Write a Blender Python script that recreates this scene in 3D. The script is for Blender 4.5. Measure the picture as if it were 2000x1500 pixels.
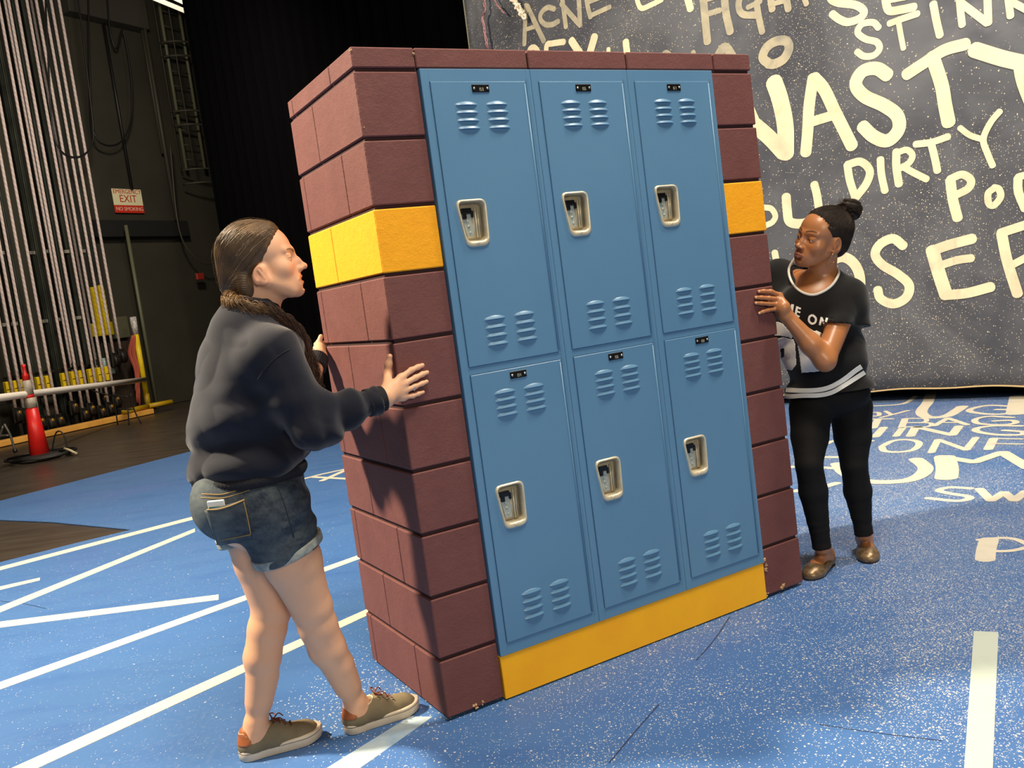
import bpy, math, random
import numpy as np
from mathutils import Vector, Matrix

for _o in list(bpy.data.objects):
    bpy.data.objects.remove(_o, do_unlink=True)
SC = bpy.context.scene
COL = SC.collection
Q = 1.0            # voxel size factor for the modelled figures (1 = full detail)

# ------------------------------------------------------------------ camera
CAM_F, CAM_H, PITCH, ROLL = 1761.331, 1.320595, 0.1003246, -0.1324154
CF = np.array([0, math.cos(PITCH), -math.sin(PITCH)])
_r0 = np.array([1.0, 0, 0]); _u0 = np.cross(_r0, CF)
CR = math.cos(ROLL) * _r0 + math.sin(ROLL) * _u0
CU = -math.sin(ROLL) * _r0 + math.cos(ROLL) * _u0
CC = np.array([0, 0, CAM_H])
cam = bpy.data.cameras.new('camera'); camo = bpy.data.objects.new('camera', cam); COL.objects.link(camo)
cam.sensor_fit = 'HORIZONTAL'; cam.sensor_width = 36.0; cam.lens = CAM_F / 2000 * 36
cam.clip_start = 0.05; cam.clip_end = 200
camo.matrix_world = Matrix(((CR[0], CU[0], -CF[0], 0), (CR[1], CU[1], -CF[1], 0), (CR[2], CU[2], -CF[2], CAM_H), (0, 0, 0, 1)))
SC.camera = camo

# ------------------------------------------------------------------ world and lamps
W = bpy.data.worlds.new('stage_dark'); SC.world = W; W.use_nodes = True
W.node_tree.nodes['Background'].inputs[0].default_value = (1.0, 0.93, 0.82, 1)
W.node_tree.nodes['Background'].inputs[1].default_value = 0.06

def lamp(name, kind, loc, to, power, color, size=0.5, spot=None, sy=None):
    l = bpy.data.lights.new(name, kind); l.energy = power; l.color = color
    if kind == 'AREA':
        l.shape = 'RECTANGLE' if sy else 'DISK'; l.size = size
        if sy: l.size_y = sy
    elif kind == 'SPOT':
        l.spot_size = spot; l.spot_blend = 0.5; l.shadow_soft_size = size
    else:
        l.shadow_soft_size = size
    o = bpy.data.objects.new(name, l); COL.objects.link(o)
    o.location = loc
    o.rotation_euler = (Vector(to) - Vector(loc)).to_track_quat('-Z', 'Y').to_euler()
    return o
WARM = (1.0, 0.84, 0.62)
lamp('stage_key_light', 'AREA', (-4.7, 3.15, 5.6), (-0.3, 2.9, 0.8), 1260, (1.0, 0.83, 0.60), 0.45)
lamp('overhead_work_light', 'AREA', (0.8, 1.2, 6.2), (0.6, 3.2, 0.8), 285, (1.0, 0.87, 0.68), 1.2)
lamp('front_work_light', 'AREA', (2.2, -4.8, 3.4), (0.7, 3.2, 0.8), 260, (1.0, 0.88, 0.70), 2.4)
lamp('upstage_work_light', 'AREA', (3.4, 3.4, 6.8), (3.6, 7.2, 1.5), 440, (1.0, 0.90, 0.76), 0.9)
lamp('rail_work_light', 'AREA', (-4.0, 11.6, 6.2), (-7.4, 15.2, .8), 330, (1.0, 0.86, 0.70), 0.8)
SC.view_settings.view_transform = 'Standard'; SC.view_settings.look = 'None'
SC.view_settings.gamma = 1.0; SC.view_settings.use_curve_mapping = False
SC.view_settings.exposure = -0.14

# ------------------------------------------------------------------ pixel <-> place (2000x1500 frame)
def ray(x, y): return CF + CR * ((x - 1000) / CAM_F) - CU * ((y - 750) / CAM_F)
def hit(x, y, p0, n):
    d = ray(x, y); n = np.asarray(n, float)
    return CC + d * (np.dot(np.asarray(p0, float) - CC, n) / np.dot(d, n))
def gnd(x, y, z=0.0): return hit(x, y, (0, 0, z), (0, 0, 1))
def atY(x, y, Y): return hit(x, y, (0, Y, 0), (0, 1, 0))
def nrm(v):
    v = np.asarray(v, float); return v / (np.linalg.norm(v) + 1e-12)

# ------------------------------------------------------------------ object helpers
def tag(o, label=None, cat=None, group=None, kind=None):
    if label: o['label'] = label
    if cat: o['category'] = cat
    if group: o['group'] = group
    if kind: o['kind'] = kind
    return o
def thing(name, label, cat, loc=(0, 0, 0), group=None, rz=0.0):
    o = bpy.data.objects.new(name, None); COL.objects.link(o)
    o.location = loc; o.rotation_euler = (0, 0, rz); o.empty_display_size = 0.1
    return tag(o, label, cat, group)
def link_mesh(name, me, m, parent=None, world=True):
    o = bpy.data.objects.new(name, me); COL.objects.link(o)
    if m is not None and len(me.materials) == 0:
        for mm in (m if isinstance(m, (list, tuple)) else [m]): me.materials.append(mm)
    if parent is not None:
        o.parent = parent
        if world:
            bpy.context.view_layer.update()
            o.matrix_parent_inverse = parent.matrix_world.inverted()
    return o
def arr_mesh(name, V, F, smooth=False, mi=None, colors=None):
    """V (n,3), F (m,k) or list of faces"""
    me = bpy.data.meshes.new(name)
    V = np.asarray(V, np.float32)
    if isinstance(F, np.ndarray):
        k = F.shape[1]; m = F.shape[0]
        me.vertices.add(len(V)); me.vertices.foreach_set('co', V.ravel())
        me.loops.add(m * k); me.loops.foreach_set('vertex_index', F.astype(np.int32).ravel())
        me.polygons.add(m); me.polygons.foreach_set('loop_start', np.arange(0, m * k, k, dtype=np.int32))
        me.update(calc_edges=True)
    else:
        me.from_pydata([tuple(v) for v in V.tolist()], [], [tuple(f) for f in F]); me.update()
    if smooth: me.polygons.foreach_set('use_smooth', np.ones(len(me.polygons), bool))
    if mi is not None: me.polygons.foreach_set('material_index', np.asarray(mi, np.int32))
    if colors is not None:
        a = me.color_attributes.new('Col', 'FLOAT_COLOR', 'POINT')
        c = np.ones((len(V), 4), np.float32); c[:, :3] = colors
        a.data.foreach_set('color', c.ravel())
    me.update()
    return me

class MB:
    """collects simple solids and links them as one mesh"""
    def __init__(s): s.V = []; s.F = []; s.M = []; s.S = []; s.n = 0
    def add(s, V, F, mi=0, smooth=False):
        V = np.asarray(V, float); s.V.append(V)
        for f in F: s.F.append(tuple(int(i) + s.n for i in f)); s.M.append(mi); s.S.append(smooth)
        s.n += len(V); return s
    def box(s, c, size, mi=0, ax=None, bev=0.0):
        """ax: 3x3 rows = local axes"""
        h = np.asarray(size, float) / 2
        A = np.eye(3) if ax is None else np.asarray(ax, float)
        b = min(bev, h.min() * 0.49)
        if b <= 0:
            P = np.array([[x, y, z] for x in (-1, 1) for y in (-1, 1) for z in (-1, 1)]) * h
            F = [(0, 1, 3, 2), (4, 6, 7, 5), (0, 4, 5, 1), (2, 3, 7, 6), (0, 2, 6, 4), (1, 5, 7, 3)]
        else:
            P = []; idx = {}
            for x in (-1, 1):
                for y in (-1, 1):
                    for z in (-1, 1):
                        for a in range(3):
                            q = np.array([x, y, z], float) * (h - b); q[a] += (x, y, z)[a] * b
                            idx[(x, y, z, a)] = len(P); P.append(q)
            F = []
            for a in range(3):
                b1, c1 = (a + 1) % 3, (a + 2) % 3
                for sg in (-1, 1):
                    f = []
                    for (u, v) in ((-1, -1), (1, -1), (1, 1), (-1, 1)):
                        k = [0, 0, 0]; k[a] = sg; k[b1] = u; k[c1] = v; f.append(idx[(k[0], k[1], k[2], a)])
                    F.append(tuple(f if sg > 0 else f[::-1]))
            for a in range(3):      # edges along axis a
                b1, c1 = (a + 1) % 3, (a + 2) % 3
                for u in (-1, 1):
                    for v in (-1, 1):
                        def key(w, ff):
                            k = [0, 0, 0]; k[a] = w; k[b1] = u; k[c1] = v; return idx[(k[0], k[1], k[2], ff)]
                        f = [key(-1, b1), key(1, b1), key(1, c1), key(-1, c1)]
                        F.append(tuple(f if u * v < 0 else f[::-1]))
            for x in (-1, 1):
                for y in (-1, 1):
                    for z in (-1, 1):
                        f = [idx[(x, y, z, 0)], idx[(x, y, z, 1)], idx[(x, y, z, 2)]]
                        F.append(tuple(f if x * y * z > 0 else f[::-1]))
            P = np.array(P)
        return s.add(P @ A + np.asarray(c, float), F, mi)
    def tube(s, pts, r, n=8, mi=0, smooth=True, cap=True, closed=False):
        pts = np.asarray(pts, float); m = len(pts)
        rr = np.full(m, r) if np.isscalar(r) else np.asarray(r, float)
        T = np.zeros_like(pts)
        if closed: T = np.roll(pts, -1, 0) - np.roll(pts, 1, 0)
        else:
            T[1:-1] = pts[2:] - pts[:-2]; T[0] = pts[1] - pts[0]; T[-1] = pts[-1] - pts[-2]
        T /= (np.linalg.norm(T, axis=1, keepdims=True) + 1e-12)
        a = np.array([0, 0, 1.0]) if abs(T[0][2]) < .9 else np.array([1.0, 0, 0])
        N = nrm(a - T[0] * a.dot(T[0])); V = []
        an = np.arange(n) * 2 * math.pi / n
        for i in range(m):
            N = nrm(N - T[i] * N.dot(T[i])); B = np.cross(T[i], N)
            V.append(pts[i] + rr[i] * (np.cos(an)[:, None] * N + np.sin(an)[:, None] * B))
        V = np.concatenate(V); F = []
        for i in range(m if closed else m - 1):
            j = (i + 1) % m
            for k in range(n):
                k2 = (k + 1) % n
                F.append((i * n + k, i * n + k2, j * n + k2, j * n + k))
        if cap and not closed:
            F.append(tuple(range(n))[::-1]); F.append(tuple((m - 1) * n + k for k in range(n)))
        return s.add(V, F, mi, smooth)
    def lathe(s, prof, c=(0, 0, 0), n=24, mi=0, ax=None, smooth=True):
        """prof: list of (r,z)"""
        A = np.eye(3) if ax is None else np.asarray(ax, float)
        V = []; F = []
        an = np.arange(n) * 2 * math.pi / n
        for (r, z) in prof: V += [[r * math.cos(t), r * math.sin(t), z] for t in an]
        for i in range(len(prof) - 1):
            for k in range(n):
                k2 = (k + 1) % n; F.append((i * n + k, i * n + k2, (i + 1) * n + k2, (i + 1) * n + k))
        F.append(tuple(range(n))[::-1]); F.append(tuple((len(prof) - 1) * n + k for k in range(n)))
        return s.add(np.array(V) @ A + np.asarray(c, float), F, mi, smooth)
    def prism(s, poly, p0, ex, ey, ez, t, mi=0):
        """poly 2D extruded by t along ez"""
        poly = np.asarray(poly, float); n = len(poly)
        p0, ex, ey, ez = (np.asarray(q, float) for q in (p0, ex, ey, ez))
        A = p0 + poly[:, :1] * ex + poly[:, 1:] * ey; B = A + ez * t
        ar = 0.5 * np.sum(poly[:, 0] * np.roll(poly[:, 1], -1) - np.roll(poly[:, 0], -1) * poly[:, 1])
        o = list(range(n)); fl = (ar > 0) != (np.dot(np.cross(ex, ey), ez) * t < 0)
        top = [i + n for i in o]; F = [tuple(top if fl else top[::-1]), tuple(o[::-1] if fl else o)]
        for i in range(n):
            j = (i + 1) % n; f = (i, j, j + n, i + n); F.append(f if fl else f[::-1])
        return s.add(np.concatenate([A, B]), F, mi)
    def build(s, name, m, parent=None, world=True):
        me = bpy.data.meshes.new(name)
        me.from_pydata([tuple(v) for v in np.concatenate(s.V).tolist()], [], s.F)
        for mm in (m if isinstance(m, (list, tuple)) else [m]): me.materials.append(mm)
        me.polygons.foreach_set('material_index', np.array(s.M, np.int32))
        me.polygons.foreach_set('use_smooth', np.array(s.S, bool)); me.update()
        return link_mesh(name, me, None, parent, world)

def catmull(P, k=8):
    P = np.asarray(P, float)
    if len(P) < 3: 
        t = np.linspace(0, 1, k + 1)[:, None]; return P[0] * (1 - t) + P[1] * t
    Q_ = np.vstack([2 * P[0] - P[1], P, 2 * P[-1] - P[-2]]); out = []
    for i in range(1, len(Q_) - 2):
        p0, p1, p2, p3 = Q_[i - 1], Q_[i], Q_[i + 1], Q_[i + 2]
        for t in np.linspace(0, 1, k, endpoint=False):
            out.append(0.5 * (2 * p1 + (p2 - p0) * t + (2 * p0 - 5 * p1 + 4 * p2 - p3) * t * t + (3 * p1 - p0 - 3 * p2 + p3) * t ** 3))
    out.append(P[-1]); return np.array(out)

# ------------------------------------------------------------------ materials
def lin(c):
    c = np.asarray(c, float) / 255.0
    return tuple(np.where(c <= 0.04045, c / 12.92, ((c + 0.055) / 1.055) ** 2.4)) + (1.0,)
class Mat:
    def __init__(s, name, col, rough=0.6, metal=0.0, spec=0.5):
        s.m = bpy.data.materials.new(name); s.m.use_nodes = True
        s.nt = s.m.node_tree; s.b = s.nt.nodes['Principled BSDF']
        s.b.inputs['Base Color'].default_value = lin(col); s.b.inputs['Roughness'].default_value = rough
        s.b.inputs['Metallic'].default_value = metal; s.b.inputs['Specular IOR Level'].default_value = spec
        s.col = lin(col); s.csock = None
        s.tc = s.nt.nodes.new('ShaderNodeTexCoord').outputs['Object']
    def N(s, t, **kw):
        n = s.nt.nodes.new(t)
        for k, v in kw.items(): setattr(n, k, v)
        return n
    def L(s, a, b): s.nt.links.new(a, b)
    def noise(s, scale, detail=4, rough=0.6, dist=0.0, stretch=None):
        n = s.N('ShaderNodeTexNoise'); n.inputs['Scale'].default_value = scale; n.inputs['Detail'].default_value = detail
        n.inputs['Roughness'].default_value = rough; n.inputs['Distortion'].default_value = dist
        if stretch:
            mp = s.N('ShaderNodeMapping'); mp.inputs['Scale'].default_value = stretch; s.L(s.tc, mp.inputs[0]); s.L(mp.outputs[0], n.inputs['Vector'])
        else: s.L(s.tc, n.inputs['Vector'])
        return n.outputs['Fac']
    def ramp(s, fac, a, b, ca=(0, 0, 0, 1), cb=(1, 1, 1, 1)):
        r = s.N('ShaderNodeValToRGB'); r.color_ramp.elements[0].position = a; r.color_ramp.elements[1].position = b
        r.color_ramp.elements[0].color = ca; r.color_ramp.elements[1].color = cb
        s.L(fac, r.inputs[0]); return r.outputs[0]
    def base(s):
        if s.csock is None:
            n = s.N('ShaderNodeRGB'); n.outputs[0].default_value = s.col; s.csock = n.outputs[0]
        return s.csock
    def over(s, fac, col):
        """mix colour (0-255 tuple or socket) over the base by fac"""
        mx = s.N('ShaderNodeMix', data_type='RGBA'); s.L(s.base(), mx.inputs[6])
        if isinstance(col, tuple): mx.inputs[7].default_value = lin(col)
        else: s.L(col, mx.inputs[7])
        if isinstance(fac, float): mx.inputs[0].default_value = fac
        else: s.L(fac, mx.inputs[0])
        s.csock = mx.outputs[2]; return s
    def mult(s, a, b, op='MULTIPLY'):
        n = s.N('ShaderNodeMath', operation=op)
        for i, q in enumerate((a, b)):
            if isinstance(q, (int, float)): n.inputs[i].default_value = q
            else: s.L(q, n.inputs[i])
        return n.outputs[0]
    def vary(s, col, scale, a=0.35, b=0.65, amt=1.0, **kw):
        f = s.ramp(s.noise(scale, **kw), a, b)
        if amt < 1: f = s.mult(f, amt)
        return s.over(f, col)
    def vcol(s):
        n = s.N('ShaderNodeVertexColor'); n.layer_name = 'Col'; s.csock = n.outputs[0]; return s
    def bump(s, h, strength=0.3, dist=0.002):
        n = s.N('ShaderNodeBump'); n.inputs['Strength'].default_value = strength; n.inputs['Distance'].default_value = dist
        s.L(h, n.inputs['Height']); s.L(n.outputs[0], s.b.inputs['Normal']); return s
    def rbump(s, scale, strength=0.3, dist=0.002, detail=4, **kw): return s.bump(s.noise(scale, detail, **kw), strength, dist)
    def rough_noise(s, scale, lo, hi):
        m = s.N('ShaderNodeMapRange'); m.inputs['To Min'].default_value = lo; m.inputs['To Max'].default_value = hi
        s.L(s.noise(scale), m.inputs['Value']); s.L(m.outputs[0], s.b.inputs['Roughness']); return s
    def voronoi_dots(s, scale, r0, r1, stretch=None, seed=0.0):
        v = s.N('ShaderNodeTexVoronoi'); v.inputs['Scale'].default_value = scale
        mp = s.N('ShaderNodeMapping'); mp.inputs['Scale'].default_value = stretch or (1, 1, 1); mp.inputs['Location'].default_value = (seed, seed * 1.7, 0)
        s.L(s.tc, mp.inputs[0]); s.L(mp.outputs[0], v.inputs['Vector'])
        return s.ramp(v.outputs['Distance'], r0, r1, (1, 1, 1, 1), (0, 0, 0, 1)), v.outputs['Color']
    def done(s):
        if s.csock is not None: s.L(s.csock, s.b.inputs['Base Color'])
        return s.m
def simple(name, col, rough=0.6, metal=0.0, vary=None, vs=8, bump=None, bs=0.3, bd=0.002, spec=0.5):
    m = Mat(name, col, rough, metal, spec)
    if vary: m.vary(vary, vs)
    if bump: m.rbump(bump, bs, bd)
    return m.done()
# ------------------------------------------------------------------ implicit-surface modeller for figures and cloth
def _smin(a, b, k):
    h = np.maximum(k - np.abs(a - b), 0.0) / k
    return np.minimum(a, b) - h * h * k * 0.25
def vnoise(P, seed=0):
    """smooth value noise in 3D, about -1..1"""
    P = P + seed * 17.31; I = np.floor(P).astype(np.int64); f = P - I; f = f * f * (3 - 2 * f); out = 0
    def h(ix, iy, iz):
        n = (ix * 374761393 + iy * 668265263 + iz * 2147483647 + seed * 1013904223) & 0xffffffff
        n = ((n ^ (n >> 13)) * 1274126177) & 0xffffffff
        return ((n ^ (n >> 16)) & 0xffff) / 32767.5 - 1.0
    for dx in (0, 1):
        for dy in (0, 1):
            for dz in (0, 1):
                w = (f[:, 0] if dx else 1 - f[:, 0]) * (f[:, 1] if dy else 1 - f[:, 1]) * (f[:, 2] if dz else 1 - f[:, 2])
                out = out + w * h(I[:, 0] + dx, I[:, 1] + dy, I[:, 2] + dz)
    return out
class Field:
    def __init__(s): s.ops = []; s.post = []; s.sub = {}
    def _add(s, kind, fn, c, r, k): s.ops.append((kind, fn, np.asarray(c, float), r, k)); return s
    def cap(s, a, b, ra, rb, k=0.02, kind='u', flat=None):
        """tapered capsule; flat=(dir, factor) squeezes the section along dir"""
        a = np.asarray(a, float); b = np.asarray(b, float); ba = b - a; L2 = max(ba.dot(ba), 1e-9)
        if flat is not None:
            n = np.asarray(flat[0], float); n = nrm(n - ba * n.dot(ba) / L2); fa = flat[1]
        def fn(P):
            pa = P - a; t = np.clip(pa @ ba / L2, 0, 1); d = pa - t[:, None] * ba
            if flat is not None:
                dn = d @ n; d = d + np.outer(dn * (1 / fa - 1), n)
            return (np.linalg.norm(d, axis=1) - (ra + (rb - ra) * t)) * (1.0 if flat is None else (fa + 1) / 2)
        return s._add(kind, fn, (a + b) / 2, np.sqrt(L2) / 2 + max(ra, rb), k)
    def chain(s, pts, rs, k=0.02, kind='u', flat=None):
        for i in range(len(pts) - 1): s.cap(pts[i], pts[i + 1], rs[i], rs[i + 1], k, kind, flat)
        return s
    def ell(s, c, r, R=None, k=0.02, kind='u'):
        c = np.asarray(c, float); r = np.asarray(r, float) * np.ones(3); R = np.eye(3) if R is None else np.asarray(R, float)
        def fn(P):
            q = (P - c) @ R.T; k0 = np.linalg.norm(q / r, axis=1); k1 = np.linalg.norm(q / (r * r), axis=1)
            return k0 * (k0 - 1) / np.maximum(k1, 1e-6)
        return s._add(kind, fn, c, r.max(), k)
    def plane(s, p, n, k=0.004, kind='i'):
        """keep the side opposite to n"""
        p = np.asarray(p, float); n = nrm(n)
        return s._add(kind, lambda P: (P - p) @ n, p, 1e9, k)
    def field(s, f, inflate=0.0, k=0.01, kind='u'):
        s._add(kind, lambda P: f(P) - inflate, (0, 0, 0), 1e9, k); s.sub[len(s.ops) - 1] = (f, inflate); return s
    def prune(s, c, R):
        """the same field with the far-away pieces left out, valid near c"""
        o = Field(); o.post = s.post
        for i, (kind, fn, oc, r, k) in enumerate(s.ops):
            if kind in 'us' and np.linalg.norm(oc - c) - r > R + 3 * k + 0.03: continue
            if i in s.sub:
                f, infl = s.sub[i]; g = f.prune(c, R + abs(infl) + .02); o._add(kind, lambda P, g=g, infl=infl: g(P) - infl, oc, r, k)
            else: o.ops.append((kind, fn, oc, r, k))
        return o
    def disp(s, fn): s.post.append(fn); return s
    def __call__(s, P, act=None):
        d = np.full(len(P), 10.0)
        for i, (kind, fn, c, r, k) in enumerate(s.ops):
            if act is not None and not act[i]: continue
            v = fn(P)
            if kind == 'u': d = _smin(d, v, k)
            elif kind == 's': d = -_smin(-d, v, k)
            else: d = -_smin(-d, -v, k)
        for fn in s.post: d = d + fn(P)
        return d
    def grad(s, P, e=0.0008):
        g = np.stack([s(P + np.eye(3)[i] * e) - s(P - np.eye(3)[i] * e) for i in range(3)], 1)
        return g / (np.linalg.norm(g, axis=1, keepdims=True) + 1e-9)
    def trace(s, x, y, tmin=1.5, tmax=6.0):
        """first surface point seen along the line of sight of pixel x,y"""
        d = ray(x, y); L_ = np.linalg.norm(d); d = d / L_; t = tmin
        for _ in range(160):
            v = float(s((CC + d * t)[None])[0])
            if v < 0.0004: return CC + d * t
            t += max(v * 0.7, 0.0005)
            if t > tmax: return None
        return CC + d * t
def trace_many(F_, XY, tmin=1.5, tmax=6.0):
    D = np.array([nrm(ray(x, y)) for x, y in XY]); t = np.full(len(D), tmin); live = np.ones(len(D), bool); hit_ = np.zeros(len(D), bool)
    for _ in range(140):
        ix = np.flatnonzero(live)
        if len(ix) == 0: break
        v = F_(CC + D[ix] * t[ix, None]); h_ = v < .0004; hit_[ix[h_]] = True; live[ix[h_]] = False
        t[ix[~h_]] += np.maximum(v[~h_] * .7, .0005); live[t > tmax] = False
    return CC + D * t[:, None], hit_
def in_poly(X, poly):
    ins = np.zeros(len(X), bool); n = len(poly)
    for i in range(n):
        a, b = poly[i], poly[(i + 1) % n]; ins ^= ((a[1] > X[:, 1]) != (b[1] > X[:, 1])) & (X[:, 0] < (b[0] - a[0]) * (X[:, 1] - a[1]) / (b[1] - a[1] + 1e-12) + a[0])
    return ins
def print_patch(poly, holes, field, off, name, mat, parent, step=1.0, tmin=2.6):
    """flat print following a cloth surface, outline given by polygons"""
    poly = np.array(poly, float); lo = poly.min(0) - step; hi = poly.max(0) + step
    xs = np.arange(lo[0], hi[0], step); ys = np.arange(lo[1], hi[1], step); nx, ny = len(xs), len(ys)
    G = np.stack(np.meshgrid(xs, ys, indexing='ij'), -1).reshape(-1, 2)
    C = (G.reshape(nx, ny, 2)[:-1, :-1] + step / 2).reshape(-1, 2); k = in_poly(C, poly)
    for h_ in holes: k &= ~in_poly(C, np.array(h_, float))
    i, j = np.divmod(np.flatnonzero(k), ny - 1); a = i * ny + j; Fq = np.stack([a, a + 1, a + ny + 1, a + ny], 1)
    u, inv = np.unique(Fq, return_inverse=True); P, ok = trace_many(field, G[u], tmin); Fq = inv.reshape(-1, 4)
    dm = np.median(P[ok] @ CF); good = ok[Fq].all(1) & (np.abs(P[Fq] @ CF - dm).max(1) < .2); Fq = Fq[good]; N_ = field.grad(P); V = P + N_ * off
    e = np.concatenate([Fq[:, [q, (q + 1) % 4]] for q in range(4)]); key = {}
    for a_, b_ in e.tolist(): key[(a_, b_)] = 1
    rim = [(a_, b_) for (a_, b_) in key if (b_, a_) not in key]; n = len(V); V = np.concatenate([V, P - N_ * .001])
    Fs = np.array([(b_, a_, a_ + n, b_ + n) for a_, b_ in rim]); me = arr_mesh(name, V, np.concatenate([Fq, Fs]), False); return link_mesh(name, me, mat, parent)
def surface(F_, lo, hi, h):
    """naive surface nets on sparse blocks -> verts, quads"""
    h = h * Q; lo = np.asarray(lo, float); hi = np.asarray(hi, float); n = np.ceil((hi - lo) / h).astype(int) + 2
    B = 16; nb = np.ceil(n / B).astype(int)
    bi = np.stack(np.meshgrid(*[np.arange(q) for q in nb], indexing='ij'), -1).reshape(-1, 3)
    cen = lo + (bi * B + B / 2) * h; half = B * h * 0.5 * 1.7321 + h * 2
    dc = F_(cen); keep = np.abs(dc) < half * 1.5 + 0.012; bi = bi[keep]; cen = cen[keep]
    AV = []; AK = []; AQ = []
    g = np.arange(B + 2); G = np.stack(np.meshgrid(g, g, g, indexing='ij'), -1).reshape(-1, 3)
    S1, S2 = int(n[1] + B + 4), int(n[2] + B + 4)
    key = lambda I: (I[..., 0].astype(np.int64) * S1 + I[..., 1]) * S2 + I[..., 2]
    corners = [(i, j, k) for i in (0, 1) for j in (0, 1) for k in (0, 1)]
    edges = [(a, b) for a in range(8) for b in range(a + 1, 8) if sum(abs(corners[a][q] - corners[b][q]) for q in range(3)) == 1]
    for b0, c in zip(bi, cen):
        Fp = F_.prune(c, half)
        I0 = b0 * B; P = lo + (G + I0) * h
        D = Fp(P).reshape(B + 2, B + 2, B + 2)
        if D.min() > 0 or D.max() < 0: continue
        m = B + 1; C = np.stack([D[i:i + m, j:j + m, k:k + m] for i, j, k in corners], -1)
        sg = C < 0; cr = sg.any(-1) & ~sg.all(-1)
        idx = np.argwhere(cr)
        if len(idx) == 0: continue
        cv = C[cr]; acc = np.zeros((len(idx), 3)); cnt = np.zeros(len(idx))
        for a, b in edges:
            x = (cv[:, a] < 0) != (cv[:, b] < 0); t = cv[x, a] / (cv[x, a] - cv[x, b])
            pa = np.array(corners[a], float); pb_ = np.array(corners[b], float); acc[x] += pa + t[:, None] * (pb_ - pa); cnt[x] += 1
        AV.append(lo + (idx + I0 + acc / cnt[:, None]) * h); AK.append(key(idx + I0))
        for ax in range(3):
            e = np.eye(3, dtype=int)[ax]; u = np.eye(3, dtype=int)[(ax + 1) % 3]; v = np.eye(3, dtype=int)[(ax + 2) % 3]
            s0 = D[:-1, :-1, :-1] < 0; sh = [slice(e[q], D.shape[q] - 1 + e[q]) for q in range(3)]; s1 = D[tuple(sh)] < 0
            ii = np.argwhere(s0 != s1)
            # edge owned by this block: indices 1..B on the u,v axes, 0..B-1 along ax
            ok = (ii[:, (ax + 1) % 3] >= 1) & (ii[:, (ax + 1) % 3] <= B) & (ii[:, (ax + 2) % 3] >= 1) & (ii[:, (ax + 2) % 3] <= B) & (ii[:, ax] < B)
            ii = ii[ok]
            if len(ii) == 0: continue
            q = np.stack([key(ii - u - v + I0), key(ii - v + I0), key(ii + I0), key(ii - u + I0)], 1)
            fl = ~s0[tuple(ii.T)]; q[fl] = q[fl][:, ::-1]; AQ.append(q)
    V = np.concatenate(AV); K = np.concatenate(AK); Qd = np.concatenate(AQ)
    uk, first = np.unique(K, return_index=True); V = V[first]
    Fi = np.searchsorted(uk, Qd); Fi = np.clip(Fi, 0, len(uk) - 1); good = (uk[Fi] == Qd).all(1); Fi = Fi[good]
    cid = np.floor((V - lo) / (B * h)).astype(np.int64); ck = (cid[:, 0] * 4096 + cid[:, 1]) * 4096 + cid[:, 2]; order = np.argsort(ck, kind='stable'); V2 = V.copy()
    cuts_ = np.flatnonzero(np.diff(ck[order])) + 1
    for ids in np.split(order, cuts_):
        P = V[ids]; Fp = F_.prune(P.mean(0), B * h); e = h * .5; n_ = len(P)
        S_ = np.concatenate([P] + [P + np.eye(3)[i] * e * q for i in range(3) for q in (1, -1)]); D = Fp(S_).reshape(7, n_)
        g_ = np.stack([D[1] - D[2], D[3] - D[4], D[5] - D[6]], 1) / (2 * e)
        V2[ids] = P - np.clip(D[0] / np.maximum((g_ ** 2).sum(1), .25), -h * .6, h * .6)[:, None] * g_
    V = V2
    return V, Fi
def sdf_obj(name, F_, lo, hi, h, mat, parent, color=None):
    V, Fi = surface(F_, lo, hi, h)
    me = arr_mesh(name, V, Fi, True, None, color(V) if color else None)
    return link_mesh(name, me, mat, parent)
def merge_surf(parts):
    V = []; F = []; n = 0
    for v, f in parts: V.append(v); F.append(f + n); n += len(v)
    return np.concatenate(V), np.concatenate(F)
class Strands:
    """many thin three-sided hair tubes in one mesh"""
    def __init__(s): s.V = []; s.F = []; s.n = 0
    def add(s, pts, r0, r1=None):
        pts = np.asarray(pts, float); m = len(pts); T = np.gradient(pts, axis=0); T /= np.linalg.norm(T, axis=1, keepdims=True) + 1e-9
        A = np.cross(T, [0.3, 0.5, 0.81]); A /= np.linalg.norm(A, axis=1, keepdims=True) + 1e-9; Bq = np.cross(T, A)
        rr = np.linspace(r0, r1 if r1 is not None else r0 * .3, m)[:, None]
        R3 = [pts + rr * (math.cos(t) * A + math.sin(t) * Bq) for t in (0, 2.0944, 4.18879)]
        s.V.append(np.stack(R3, 1).reshape(-1, 3)); i = np.arange(m - 1)[:, None] * 3 + s.n
        for k in range(3):
            k2 = (k + 1) % 3; s.F.append(np.concatenate([i + k, i + k2, i + 3 + k2, i + 3 + k], 1))
        s.n += m * 3
    def build(s, name, mat, parent):
        return link_mesh(name, arr_mesh(name, np.concatenate(s.V), np.concatenate(s.F), True), mat, parent)

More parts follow.
